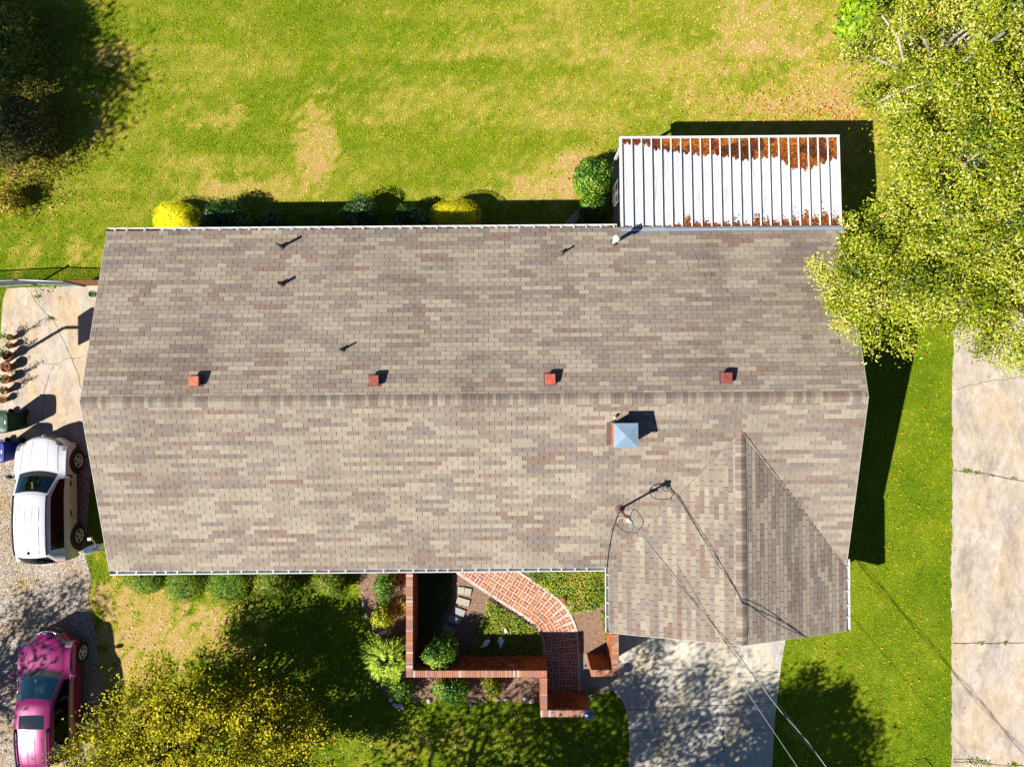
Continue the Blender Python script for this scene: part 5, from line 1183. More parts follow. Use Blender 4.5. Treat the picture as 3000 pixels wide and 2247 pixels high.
def car(name, label, loc, rz, st, hw, belt, body_m, tr, wheels, group, side_glass, wind, rear, sunroof=None, rails=None, ribs=(), lamps=None, tails=None, roof_t=(8, 12.5), fin=None, trim=None, seat_m=None, handles=None, grille=None, front_glass=None, hood=None):
    """one lofted body cut into painted shell, windows, lamps; st rows: y, z, half width of the top, edge drop, edge sweep"""
    e = empty(name, loc, rz, label, 'car', group)
    st = np.array(st, float); ns = len(st); T = np.linspace(0, ns - 1, (ns - 1) * 5 + 1)
    A = np.stack([np.interp(T, np.arange(ns), st[:, k]) for k in range(5)], 1)
    ker = np.array([0.25, 0.5, 0.25])
    for _ in range(2):
        for k in range(5): A[1:-1, k] = np.convolve(A[:, k], ker, 'valid')
    sv = np.linspace(-1, 1, 21); yf, yr = st[:, 0].max(), st[:, 0].min()
    def width(y):
        a = np.clip((y - (yf - 0.75)) / 0.75, 0, 1); b = np.clip(((yr + 0.65) - y) / 0.65, 0, 1); return hw * (1 - 0.10 * a ** 2 - 0.08 * b ** 2)
    grid = []; ncol = 7
    for i, t in enumerate(T):
        y, z, w, dr, bk = A[i]; row = [(s * w, y - bk * s * s, z - dr * (abs(s) ** 3)) for s in sv]
        ye, ze = y - bk, z - dr; Wd = width(ye); zb = min(belt, ze - 0.02); zm = min(0.70, zb - 0.02); zl = min(0.44, zm - 0.02); z0 = min(0.24, zl - 0.02)
        zb, zm, zl, z0 = [max(0.2, q) for q in (zb, zm, zl, z0)]
        wbelt = max(min(Wd - 0.035, 10), w + 0.01) if ze > 0.4 else w; E = np.array([w, ye, ze]); B = np.array([max(w + 0.005, min(Wd - 0.03, wbelt)), ye, zb])
        side = [E + (B - E) * 0.18, E + (B - E) * 0.88, B, np.array([max(w + 0.01, Wd), ye, zm]), np.array([max(w, Wd - 0.01), ye, zl]), np.array([max(w - 0.04, Wd - 0.09), ye, z0])]
        R = [tuple(p) for p in side]; Lf = [(-p[0], p[1], p[2]) for p in side]
        grid.append(Lf[::-1] + row + R)
    nc = len(grid[0]); G = np.array(grid); parts = {}
    def put(key, a, b): parts.setdefault(key, []).append((a, b))
    for i in range(len(T) - 1):
        tm = (T[i] + T[i + 1]) / 2
        for j in range(nc - 1):
            if 6 <= j < 26:
                s = (sv[j - 6] + sv[j - 5]) / 2
                if wind[0] < tm < wind[1] and abs(s) < 0.93: put('windshield', i, j)
                elif rear[0] < tm < rear[1] and abs(s) < 0.86: put('rear_window', i, j)
                elif 6.8 < tm <= wind[0] and abs(s) < 0.95: put('cowl', i, j)
                elif lamps and lamps[0] < tm < lamps[1] and abs(s) > lamps[2]: put('headlight_l' if s < 0 else 'headlight_r', i, j)
                elif tails and tails[0] < tm < tails[1] and abs(s) > tails[2]: put('taillight_l' if s < 0 else 'taillight_r', i, j)
                elif grille and grille[0] < tm < grille[1] and abs(s) < grille[2]: put('grille', i, j)
                elif sunroof and sunroof[0] < tm < sunroof[1] and abs(s) < sunroof[2]: put('sunroof', i, j)
                else: put('body', i, j)
            else:
                k = j - 26 if j >= 26 else 5 - j; lr = 'l' if j < 6 else 'r'     # k: 0 roof edge, 1 glass, 2 belt, 3 shoulder, 4 door low, 5 sill
                if k == 1 and side_glass[0] < tm < side_glass[1]: put('side_window_' + lr, i, j)
                elif k == 5: put('sill_trim', i, j)
                elif lamps and k < 3 and lamps[0] < tm < lamps[1] + 0.5: put('headlight_' + lr, i, j)
                elif tails and k < 4 and tails[0] < tm < tails[1]: put('taillight_' + lr, i, j)
                else: put('body', i, j)
    mats = {'body': body_m, 'windshield': front_glass or M_GLASS, 'rear_window': M_GLASSD, 'sunroof': mat(name + '_sunroof', (0.012, 0.016, 0.022), 0.08, 0.1, coat=1.0), 'sill_trim': M_CLAD, 'cowl': M_CLAD, 'grille': trim or M_CLAD}
    for key, fs in parts.items():
        ids = {}; vs = []; ff = []
        for i, j in fs:
            f = []
            for a, b in ((i, j), (i, j + 1), (i + 1, j + 1), (i + 1, j)):
                q = ids.get((a, b))
                if q is None: q = ids[(a, b)] = len(vs); vs.append(tuple(G[a, b]))
                f.append(q)
            ff.append(tuple(f[::-1]))
        base = key.rsplit('_', 1)[0] if key[-2:] in ('_l', '_r') else key
        m = mats.get(key) or (M_GLASSD if 'side_window' in key else M_LAMP if 'headlight' in key else M_TAIL)
        mb = MB(); mb.raw(vs, ff, 0, True); mb.build(base, m, e)
    # nose and tail closed, dark floor
    f = MB(); f.box(-hw * 0.8, hw * 0.8, yr + 0.45, yf - 0.6, 0.24, 0.30); f.build('floor_pan', M_CLAD, e)
    for key, i in (('front', 0), ('rear', len(T) - 1)):
        pass
    # wheels; black arch trims filled in as the shade of the wheel wells
    for wx in (-1, 1):
        for wy in wheels[:2]:
            r = wheels[2]; x = wx * (hw - 0.10)
            a = MB(); pr = []
            for q in range(17):
                an = math.pi * (-0.06 + 1.12 * q / 16); pr.append((math.cos(an), math.sin(an)))
            xo = wx * (hw + 0.012)
            for (c0, s0), (c1, s1) in zip(pr, pr[1:]):
                ro = r + tr; A_ = (xo, wy + c0 * ro, r + s0 * ro); B_ = (xo, wy + c1 * ro, r + s1 * ro); C_ = (xo - wx * 0.10, wy + c1 * ro, r + s1 * ro); D_ = (xo - wx * 0.10, wy + c0 * ro, r + s0 * ro)
                a.poly([A_, B_, C_, D_]); a.poly([A_, (xo, wy, r), B_])
            a.build('arch_trim_shade', M_CLAD, e)
            w = empty('wheel', (x, wy, r), 0, parent=e); w.rotation_euler = (0, math.pi / 2 * wx, 0)
            t = MB(); t.lathe([(r * 0.64, -0.11), (r * 0.9, -0.115), (r, -0.07), (r, 0.09), (r * 0.93, 0.125), (r * 0.68, 0.12)], 28, caps=False); t.build('tyre', M_TYRE, w)
            m = MB(); m.lathe([(r * 0.60, 0.02), (r * 0.66, 0.03), (r * 0.69, 0.122), (r * 0.62, 0.126), (r * 0.60, 0.07)], 28, caps=False)
            for q in range(5):
                an = 2 * math.pi * q / 5; m.obox((math.cos(an) * r * 0.34, math.sin(an) * r * 0.34, 0.108), r * 0.60, r * 0.17, 0.02, an)
            m.lathe([(r * 0.14, 0.08), (r * 0.13, 0.125), (0.004, 0.13)], 14); m.build('rim', M_RIM, w); MB().lathe([(r * 0.64, 0.028), (0.004, 0.03)], 24).build('hub', M_CLAD, w)
    # mirrors
    for wx in (-1, 1):
        m = MB(); m.blob((wx * (hw + 0.11), wind[2], belt + 0.06), 0.13, 0.075, 0.08, 1, 0.03, 12, 8); m.tube([(wx * (hw - 0.06), wind[2] - 0.02, belt), (wx * (hw + 0.06), wind[2], belt + 0.03)], 0.03, 6); m.build('mirror', trim or body_m, e)
    # interior
    sm = seat_m or M_SEAT
    d = MB(); d.obox((0, wind[2] + 0.05, belt - 0.10), hw * 1.5, 0.5, 0.12, 0, 0, 0.04); d.build('dashboard', seat_m or M_DASH, e)
    for wx in (-1, 1):
        s = MB(); s.obox((wx * 0.38, wind[2] - 0.75, 0.62), 0.5, 0.52, 0.18, 0, 0, 0.06); s.obox((wx * 0.38, wind[2] - 1.05, 0.98), 0.48, 0.16, 0.62, 0, 0, 0.06); s.obox((wx * 0.38, wind[2] - 1.07, 1.34), 0.26, 0.10, 0.16, 0, 0, 0.03); s.build('seat', sm, e)
    s = MB(); s.obox((0, wind[2] - 1.75, 0.62), 1.3, 0.5, 0.2, 0, 0, 0.06); s.obox((0, wind[2] - 2.05, 0.98), 1.28, 0.16, 0.6, 0, 0, 0.06); s.build('rear_seat', sm, e)
    wh = MB(); wh.lathe([(0.17, -0.012), (0.185, 0), (0.17, 0.012), (0.155, 0)], 20, caps=False, c=(-0.38, wind[2] - 0.32, belt - 0.02), M=Matrix.Rotation(1.1, 3, 'X')); wh.build('steering_wheel', M_DASH, e)
    wb = MB(); wb.tube([(-0.55, wind[3] + 0.02, belt + 0.055), (0.1, wind[3] - 0.04, belt + 0.115)], 0.012, 5); wb.tube([(0.05, wind[3] + 0.03, belt + 0.055), (0.6, wind[3] - 0.10, belt + 0.09)], 0.012, 5); wb.build('wiper', M_CLAD, e)
    def roofpt(t, s):
        i = int(np.clip(round(t * 5), 0, len(T) - 1)); y, z, w, dr, bk = A[i]; return Vector((s * w, y - bk * s * s, z - dr * abs(s) ** 3))
    for s, t0, t1 in ribs:
        b = MB(); b.tube([roofpt(t, s) + Vector((0, 0, 0.002)) for t in np.linspace(t0, t1, 8)], 0.008, 5); b.build('roof_rib', mat(name + '_groove', tuple(0.68 * c for c in body_m.node_tree.nodes['Color Ramp'].color_ramp.elements[0].color[:3]), 0.5, 0.1), e)
    if rails:
        for s in (-1, 1):
            b = MB(); pts = [roofpt(t, s * rails[2]) + Vector((0, 0, 0.02 + (rails[3] if 0 < q < 9 else 0))) for q, t in enumerate(np.linspace(rails[0], rails[1], 10))]; b.tube(pts, rails[4], 6); b.build('roof_rail', M_CLAD, e)
    if hood:
        mg = mat(name + '_hood_gap', tuple(0.5 * c for c in body_m.node_tree.nodes['Color Ramp'].color_ramp.elements[0].color[:3]), 0.6, 0.1)
        for s in (-1, 1): MB().tube([roofpt(t, s * (hood[2] + 0.06 * (t - hood[0]) / (hood[1] - hood[0]))) + Vector((0, 0, 0.001)) for t in np.linspace(hood[0], hood[1], 14)], 0.009, 5).build('hood_seam', mg, e)
        MB().tube([roofpt(hood[0], s) + Vector((0, 0, 0.001)) for s in np.linspace(-hood[2], hood[2], 13)], 0.009, 5).build('hood_seam', mg, e)
        for s in (-0.42, 0.42): MB().tube([roofpt(t, s * (0.8 + 0.2 * (t - hood[0]) / (hood[1] - hood[0]))) - Vector((0, 0, 0.006)) for t in np.linspace(hood[0] + 0.5, hood[1] - 0.2, 10)], 0.013, 5).build('hood_crease', body_m, e)
    if fin:
        p = roofpt(fin[0], fin[1]); b = MB(); b.raw([(-0.03, 0.08, 0), (0.03, 0.08, 0), (0.035, -0.08, 0), (-0.035, -0.08, 0), (0, -0.07, 0.07)], [(0, 1, 4), (1, 2, 4), (2, 3, 4), (3, 0, 4)]); b.build('antenna_fin', M_CLAD, e, p)
    # door seams and handles on both flanks
    for wx in (-1, 1):
        for yy in handles or ():
            b = MB(); xo = wx * (hw + 0.004); b.box(min(xo, xo - wx * 0.02), max(xo, xo - wx * 0.02), yy - 0.006, yy + 0.006, 0.42, 0.74); b.build('door_seam', M_CLAD, e)
            b = MB(); b.obox((wx * (hw - 0.004), yy + 0.16, 0.80), 0.04, 0.2, 0.035, 0, 0, 0.01); b.build('door_handle', trim or body_m, e)
    return e, roofpt, A, T
WHITE_PAINT = paint('white_pearl_paint', (0.41, 0.42, 0.44))
suv = [(2.18, .28, .72, 0, .26), (2.28, .48, .76, 0, .29), (2.28, .74, .75, .02, .29), (2.22, .93, .70, .06, .26), (2.0, 1.00, .74, .07, .13), (1.6, 1.06, .74, .05, .05), (1.16, 1.10, .76, .05, .13), (1.06, 1.12, .74, .05, .15),
       (.38, 1.57, .60, .05, .09), (.24, 1.62, .585, .06, .06), (-.6, 1.68, .60, .07, 0), (-1.45, 1.655, .585, .07, -.02), (-1.74, 1.60, .57, .06, -.03), (-1.84, 1.52, .575, .05, -.05), (-2.17, 1.12, .66, .03, -.10), (-2.26, .90, .74, 0, -.2), (-2.29, .60, .78, 0, -.24), (-2.2, .30, .74, 0, -.18)]
e, rp, A, T = car('white_suv', 'white SUV parked on the gravel beside the house with its nose towards the pots', (-16.36, -3.95, 0.0), math.radians(0.2), suv, 0.925, 1.02, WHITE_PAINT, 0.125, (1.33, -1.33, 0.36), 'vehicles on the gravel drive', (7.3, 11.7), (7.15, 8.05, 0.86, 1.02), (12.9, 14.0),
    rails=(8.2, 12.4, 0.95, 0.0, 0.024), ribs=[(s, t0, t1) for s in (-0.52, -0.18, 0.22, 0.58) for t0, t1 in ((9.4, 9.9), (10.2, 11.9))], lamps=(2.7, 3.9, 0.74), tails=(13.9, 15.1, 0.62), fin=(11.6, -0.05), handles=(0.42, -0.62), grille=(1.0, 2.6, 0.62), trim=M_CLAD, hood=(3.2, 6.2, 0.80))
b = MB(); b.lathe([(0.075, 0), (0.078, 0.012), (0.055, 0.012), (0.052, 0)], 20, caps=False, sx=1.0, sy=0.62, M=Matrix.Rotation(math.radians(-55), 3, 'X'), c=(0, 2.27, 0.82)); b.lathe([(0.03, 0), (0.03, 0.012), (0.018, 0.012), (0.018, 0)], 16, caps=False, sx=1, sy=1.6, M=Matrix.Rotation(math.radians(-55), 3, 'X'), c=(0, 2.272, 0.825)); b.build('emblem', M_CHROME, e)
b = MB(); b.box(-0.33, 0.33, 1.98, 2.0, 0.99, 0.995); 
for x, y, w, h in ((0.12, 0.72, 0.16, 0.11), (-0.28, 0.8, 0.1, 0.05)):
    q = MB(); q.obox((x, y, 1.035), w, h, 0.006, 0.2); q.build('dash_paper', M_WHITE, e)
MAG = paint('magenta_red_paint', (0.19, 0.012, 0.08), 0.25, 0.25)
van = [(2.22, .28, .70, 0, .36), (2.33, .48, .74, 0, .40), (2.33, .72, .70, .02, .40), (2.26, .88, .62, .06, .36), (2.04, .98, .68, .07, .22), (1.6, 1.06, .74, .06, .10), (1.18, 1.11, .77, .05, .18), (1.08, 1.13, .76, .05, .20),
       (.22, 1.60, .62, .05, .12), (.08, 1.66, .60, .06, .09), (-.7, 1.74, .62, .07, 0), (-1.5, 1.72, .61, .07, -.02), (-2.0, 1.66, .59, .06, -.03), (-2.1, 1.56, .58, .05, -.06), (-2.28, 1.12, .66, .03, -.14), (-2.34, .86, .74, 0, -.2), (-2.36, .60, .78, 0, -.22), (-2.28, .30, .74, 0, -.16)]
e, rp, A, T = car('red_suv', 'magenta red SUV with a sunroof and roof rails below the white one', (-16.28, -10.80, 0.0), math.radians(0.4), van, 0.945, 1.02, MAG, 0.03, (1.36, -1.36, 0.35), 'vehicles on the gravel drive', (7.15, 12.4), (7.15, 8.05, 0.86, 0.98), (12.9, 14.0),
    sunroof=(9.35, 10.05, 0.66), rails=(9.9, 12.3, 0.88, 0.05, 0.034), ribs=[(s, 10.3, 12.2) for s in (-0.62, -0.22, 0.2, 0.58)], lamps=(2.5, 3.7, 0.62), tails=(13.9, 15.1, 0.62), handles=(0.34, -0.72), seat_m=mat('beige_seat', (0.42, 0.38, 0.32), 0.8), grille=(1.4, 2.9, 0.56), trim=None, hood=(3.1, 6.2, 0.84), front_glass=glass_mat('teal_windshield', (0.6, 0.92, 0.92), 0.22, 1.5, (0.5, 1.0, 0.86)))
for s in (-1, 1):
    b = MB(); b.tube([rp(t, s * 1.0) + Vector((s * 0.0, 0, -0.0)) + Vector((s * 0.012, 0, -0.06)) for t in np.linspace(7.6, 12.4, 20)], 0.008, 5); b.build('window_trim', M_CHROME, e)
    b = MB(); b.tube([(s * 0.915, y, 1.03) for y in np.linspace(0.95, -1.9, 12)], 0.010, 5); b.build('window_trim', M_CHROME, e)
b = MB(); R = Matrix.Rotation(math.radians(-40), 3, 'X'); b.lathe([(0.085, 0), (0.088, 0.012), (0.072, 0.012), (0.070, 0)], 24, caps=False, sx=1.0, sy=0.6, M=R, c=(0, 2.27, 0.905))
for x, rz, sx, sy in ((-0.03, -0.3, 0.014, 0.075), (0.03, -0.3, 0.014, 0.075), (0, 0.0, 0.06, 0.014)): b.obox(R @ Vector((x, 0, 0.01)) + Vector((0, 2.27, 0.905)), sx, sy, 0.01, 0, M=R @ Matrix.Rotation(rz, 3, 'Z'))
b.build('emblem', M_CHROME, e)
for k in range(3):
    b = MB(); b.tube([(x, 2.30 - 0.40 * (x / 0.72) ** 2 - 0.02 * k, 0.86 - 0.07 * k) for x in np.linspace(-0.4, 0.4, 12)], 0.016, 5); b.build('grille_bar', M_CHROME, e)

# ------------------------------------------------------------------ bins, pots, hoop, gate
def bin_(name, label, x, y, c, rz=0.0):
    m = mat(name + '_plastic', c, 0.45, 0.1, 5); e = empty(name, (x, y, 0.03), rz, label, 'bin', 'wheeled bins at the left edge')
    b = MB(); v0 = [(-.24, -.26, .03), (.24, -.26, .03), (.24, .26, .03), (-.24, .26, .03)]; v1 = [(-.29, -.34, .98), (.29, -.34, .98), (.29, .34, .98), (-.29, .34, .98)]
    b.poly(v0[::-1]); 
    for k in range(4): n = (k + 1) % 4; b.poly([v0[k], v0[n], v1[n], v1[k]])
    b.build('body', m, e)
    l = MB(); L0 = []
    for zz, sx, sy in ((0.98, .31, .37), (1.03, .315, .375), (1.07, .28, .33), (1.085, .15, .2)):
        L0.append([(math.copysign(abs(math.cos(t)) ** .35, math.cos(t)) * sx, math.copysign(abs(math.sin(t)) ** .35, math.sin(t)) * sy, zz) for t in np.linspace(0, 2 * math.pi, 24, endpoint=False)])
    for a, c_ in zip(L0, L0[1:]):
        for k in range(24): n = (k + 1) % 24; l.poly([a[k], a[n], c_[n], c_[k]], 0, True)
    l.poly(L0[-1]); l.build('lid', m, e)
    MB().tube([(-.2, .40, .96), (.2, .40, .96)], 0.02, 8).build('handle', M_CLAD, e)
    for s in (-1, 1): MB().lathe([(.12, -.03), (.13, 0), (.12, .03)], 16, c=(s * .27, .32, .12), M=Matrix.Rotation(math.pi / 2, 3, 'Y')).build('wheel', M_TYRE, e)
    q = MB(); q.obox((.20, 0.0, 1.079), 0.045, .12, 0.004); q.build('sticker', mat(name + '_sticker', (0.5, 0.5, 0.5), 0.5), e)
x, y, _ = P(35, 1237, 1.04); bin_('green_bin', 'green wheeled bin with a domed lid at the left edge', x - 0.40, y, alb(12, 84, 40))  # green darkened so the shade on its side sits in the colour
x, y, _ = P(23, 1315, 1.04); bin_('blue_bin', 'blue wheeled bin at the left edge next to the white car', x - 0.38, y - 0.1, alb(14, 48, 170))
M_TERRA = [mat('terracotta_%d' % i, c, 0.85, 0.2, 10) for i, c in enumerate((alb(196, 116, 50), alb(176, 98, 46)))]
M_POTSOIL = mat('potting_soil', (0.03, 0.024, 0.02), 0.95, 0.3, 20)
for i, (u, v, r, h, pl, lab) in enumerate(((27, 988, .11, .28, 'g', 'small terracotta pot at the top of the row with a light green plant'), (26, 1012, .11, .26, 's', 'small terracotta pot, second in the row, with bare soil'), (19, 1041, .165, .36, 'd', 'wide terracotta pot with a dark leafy plant in the middle of the row'), (15, 1075, .18, .38, 's', 'widest terracotta pot full of dry brown stems'),
        (13, 1111, .155, .36, 'm', 'terracotta pot with mixed green leaves below the widest pot'), (11, 1144, .13, .30, 'm', 'terracotta pot with a pale green sprig near the bin end'), (8, 1171, .12, .24, 's', 'lowest terracotta pot with a small brown plant'))):
    x, y, _ = P(u, v, h + 0.03); e = empty('terracotta_pot', (x, y, 0.03), 0, lab, 'flower pot', 'terracotta pots along the pad')
    MB().lathe([(r * .62, 0), (r * .9, h * .78), (r * 1.02, h * .80), (r * 1.04, h), (r * .92, h), (r * .90, h * .86)], 22).build('pot', M_TERRA[i % 2], e)
    MB().lathe([(r * .9, h * .84), (0.004, h * .88)], 18).build('soil', M_POTSOIL, e)
    rs = np.random.RandomState(500 + i); n = {'g': 130, 'd': 120, 'm': 70, 's': 26}[pl]; sp = {'g': .10, 'd': .10, 'm': .07, 's': .06}[pl]
    off = [-0.11, 0.02, 0] if pl == 'g' else ([-.06, .1, 0] if pl == 'd' else [0, 0, 0])
    p = rs.randn(n, 3) * [sp, sp, .09] + [off[0], off[1], h + .12]; sts = {'g': [(0, alb(90, 130, 30)), (1, alb(200, 220, 90))], 'd': [(0, alb(20, 44, 20)), (1, alb(110, 150, 60))], 'm': [(0, alb(60, 80, 40)), (1, alb(150, 170, 80))], 's': [(0, alb(80, 60, 40)), (1, alb(190, 160, 110))]}[pl]
    v_, q, t = leaves_np(p, rs.uniform(.05, .1, n), rs.randn(n, 3) * .6 + [0, 0, 1], rs.rand(n), rs, .4); link('plant', mesh_np('plant', v_, q, leaf_mat('pot_plant_%d' % i, sts), t), e)
    if i in (0, 2, 4, 5):       # a taller sprig, its shadow shows on the slab
        st = MB(); c = []
        for k in range(4):
            a = rs.rand() * 6.28; tip = np.array([math.cos(a) * .09, math.sin(a) * .09, h + rs.uniform(.5, .85)]); st.tube([(0, 0, h * .8), tip * [.4, .4, .7], tip], [.008, .006, .003], 4)
            c += [tip * (1 - s * .35) + rs.randn(3) * .03 for s in rs.rand(16)]
        v_, q, t = leaves_np(np.array(c), rs.uniform(.05, .09, len(c)), rs.randn(len(c), 3), rs.rand(len(c)), rs, .35); link('sprig', mesh_np('sprig', v_, q, leaf_mat('sprig_%d' % i, sts), t), e); st.build('stem', M_BARK, e)
# pot by the house corner
x, y, _ = P(268, 861, .34); e = empty('green_pot', (x, y, .03), 0, 'pale green pot with dead stems by the house corner', 'flower pot')
MB().lathe([(.08, 0), (.11, .24), (.125, .25), (.125, .31), (.108, .31), (.105, .26)], 20).build('pot', mat('green_glaze', alb(120, 176, 110), 0.4, 0.15), e); MB().lathe([(.11, .25), (.004, .27)], 16).build('soil', mat('grey_dead_soil', alb(110, 90, 82), 0.95, 0.4, 30), e)
rs = np.random.RandomState(55); p = rs.randn(60, 3) * [.05, .05, .04] + [0, 0, .32]; v_, q, t = leaves_np(p, rs.uniform(.03, .07, 60), rs.randn(60, 3), rs.rand(60), rs, .3); link('plant', mesh_np('plant', v_, q, leaf_mat('dead_plant', [(0, alb(70, 56, 50)), (1, alb(150, 120, 110))]), t), e)

# basketball hoop just outside the frame: its shadow lies on the slab
def hoop():
    x, y, _ = P(-42, 1098); e = empty('basketball_hoop', (x, y, 0), 0, 'basketball hoop on a pole at the left edge, its shadow across the slab', 'basketball hoop')
    mp = mat('hoop_pole', (0.05, 0.05, 0.055), 0.5, 0.1)
    MB().tube([(0, 0, -.1), (0, 0, 3.0), (.06, 0, 3.06), (.70, 0, 3.06)], .055, 10).build('pole', mp, e)
    b = MB(); pl = []
    for t in np.linspace(0, math.pi, 13): pl.append((math.cos(t) * .56, .25 + math.sin(t) * .32))
    pl = [(.52, -.22), (.56, .25)] + pl[1:-1] + [(-.56, .25), (-.52, -.22)]
    f0 = [(.70, a, 3.05 + c) for a, c in pl]; f1 = [(.73, a, 3.05 + c) for a, c in pl]; b.poly(f0); b.poly(f1[::-1])
    for k in range(len(pl)): n = (k + 1) % len(pl); b.poly([f0[k], f1[k], f1[n], f0[n]])
    b.build('backboard', M_WHITE, e)
    MB().tube([(.96 + .225 * math.cos(t), .225 * math.sin(t), 2.98) for t in np.linspace(0, 2 * math.pi, 25)], .012, 6).build('rim', mat('hoop_rim', alb(210, 80, 30), 0.5), e)
hoop()

# chain link gate and the wooden fence piece beside the house
M_GALV = mat('galvanised_tube', alb(190, 200, 206), 0.4, 0.12, 6, metal=0.5)
def gate_leaf(name, a, b, h, label, seed):
    a, b = Vector((*a, 0)), Vector((*b, 0)); d = (b - a).normalized(); L = (b - a).length; e = empty(name, a, math.atan2(d.y, d.x), label, 'gate', 'chain link gate leaves')
    MB().tube([(0, 0, .06), (0, 0, h - .12), (.04, 0, h - .03), (.12, 0, h), (L - .12, 0, h), (L - .04, 0, h - .03), (L, 0, h - .12), (L, 0, .1), (L - .04, 0, .06), (0.02, 0, .06)], .022, 7).build('frame', M_GALV, e)
    m = MB(); s = .075; k = -int(h / s) - 1
    while k * s < L:
        for sg in (1, -1):
            x0 = k * s; p = []
            za, zb = .07, h - .02; xa, xb = (x0, x0 + (zb - za)) if sg > 0 else (x0 + (zb - za), x0)
            t0, t1 = 0, 1
            if xa != xb:
                for lim in (0.02, L - .02):
                    t = (lim - xa) / (xb - xa)
                    if (xb > xa) == (lim < .1): t0 = max(t0, t)
                    else: t1 = min(t1, t)
            if t1 - t0 > .02: m.tube([(xa + (xb - xa) * t0, 0, za + (zb - za) * t0), (xa + (xb - xa) * t1, 0, za + (zb - za) * t1)], .0035, 3, cap=False)
        k += 1
    w = m.build('wire_mesh', M_GALV, e); w['kind'] = 'stuff'
gate_leaf('chain_link_gate', P2(-110, 845), P2(104, 834), 1.1, 'left leaf of the chain link gate running out of the picture', 1)
gate_leaf('chain_link_gate', P2(110, 833), P2(243, 838), 1.1, 'right leaf of the chain link gate above the cracked slab', 2)
for (u, v, h, lab) in ((107, 834, 1.2, 'galvanised post between the two chain link gate leaves'), (248, 839, 1.25, 'galvanised post beside the wooden fence piece')):
    x, y = P2(u, v); e = empty('gate_post', (x, y, 0), 0, lab, 'post', 'gate posts'); MB().tube([(0, 0, -.1), (0, 0, h)], .035, 10).build('tube', M_GALV, e); MB().lathe([(.04, h), (.04, h + .02), (.02, h + .05), (.004, h + .055)], 12).build('cap', M_GALV, e)
def wood_fence():
    x0, y0 = P2(252, 836); x1 = -12.62; e = empty('wood_fence', (x0, y0, 0), 0, 'short brown wooden fence piece between the gate and the house', 'fence')
    m = mat('fence_wood', alb(178, 120, 62), 0.85, 0.3, 14); L = x1 - x0
    for z in (.25, 1.0): MB().obox((L / 2, .03, z), L, .035, .08).build('rail', m, e)
    pk = MB().obox((0, 0, 0), .085, .018, 1.15).mesh('picket', m)
    for k in range(max(2, int(L / .105))): link('picket', pk, e, (.05 + k * .105, 0, .62))
wood_fence()

# ------------------------------------------------------------------ small things about the garden
def post_lamp():
    x, y, _ = P(1727, 2096, 1.75); e = empty('post_lamp', (x, y, 0), 0, 'post lamp with a round ringed metal cap at the lower wall corner', 'lamp')
    mm = mat('lamp_cap_metal', alb(120, 158, 190), 0.25, 0.12, 6, metal=0.85); mb_ = mat('lamp_post_black', (0.02, 0.02, 0.022), 0.5)
    MB().tube([(0, 0, -.1), (0, 0, 1.45)], .04, 10).build('post', mb_, e)
    MB().lathe([(.05, 1.45), (.09, 1.5), (.10, 1.68), (.06, 1.70)], 14).build('glass', M_GLASS, e)
    MB().lathe([(.175, 1.685), (.18, 1.70), (.15, 1.73), (.125, 1.715), (.10, 1.745), (.07, 1.775), (.05, 1.765), (.035, 1.80), (.004, 1.82)], 28).build('cap', mm, e)
    MB().lathe([(.02, 1.80), (.018, 1.83), (.004, 1.84)], 10).build('finial', M_CLAD, e)
post_lamp()
M_CERAM = mat('pale_ornament', (0.72, 0.74, 0.74), 0.6, 0.15, 14)
def ornament(u, v, label, rz, seed):
    x, y, _ = P(u, v, .15); e = empty('garden_ornament', (x, y, 0.06), rz, label, 'ornament', 'white garden ornaments')
    b = MB(); b.blob((0, 0, .09), .10, .14, .09, seed, .08, 14, 9); b.build('body', M_CERAM, e); h = MB(); h.blob((.02, .13, .15), .06, .07, .055, seed + 1, .05, 12, 8); h.build('head', M_CERAM, e)
    t = MB(); t.tube([(-.02, -.11, .1), (-.05, -.18, .09), (-.07, -.23, .07)], [.05, .035, .015], 8); t.build('tail', M_CERAM, e)
ornament(1423, 1884, 'white garden ornament in the shade of the pierced wall, leaning outwards', -0.6, 3); ornament(1467, 1879, 'smaller white garden ornament nearest the shaded brick path', 0.25, 8)
def stone(u, v, sx, sy, sz, rz, c, label, seed, group):
    x, y = P2(u, v); e = MB(); e.blob((0, 0, sz * .35), sx, sy, sz, seed, .10, 10, 7); o = e.build('edging_stone', STM[c], None, (x, y, 0), (0, 0, rz)); tag(o, label, 'stone', group)
STM = [mat('edging_stone_white', (0.55, 0.54, 0.52), 0.8, 0.2, 9), mat('edging_stone_grey', (0.26, 0.26, 0.26), 0.85, 0.25, 9), mat('edging_stone_tan', (0.34, 0.27, 0.2), 0.85, 0.25, 9)]
g = 'edging stones along the planting beds'
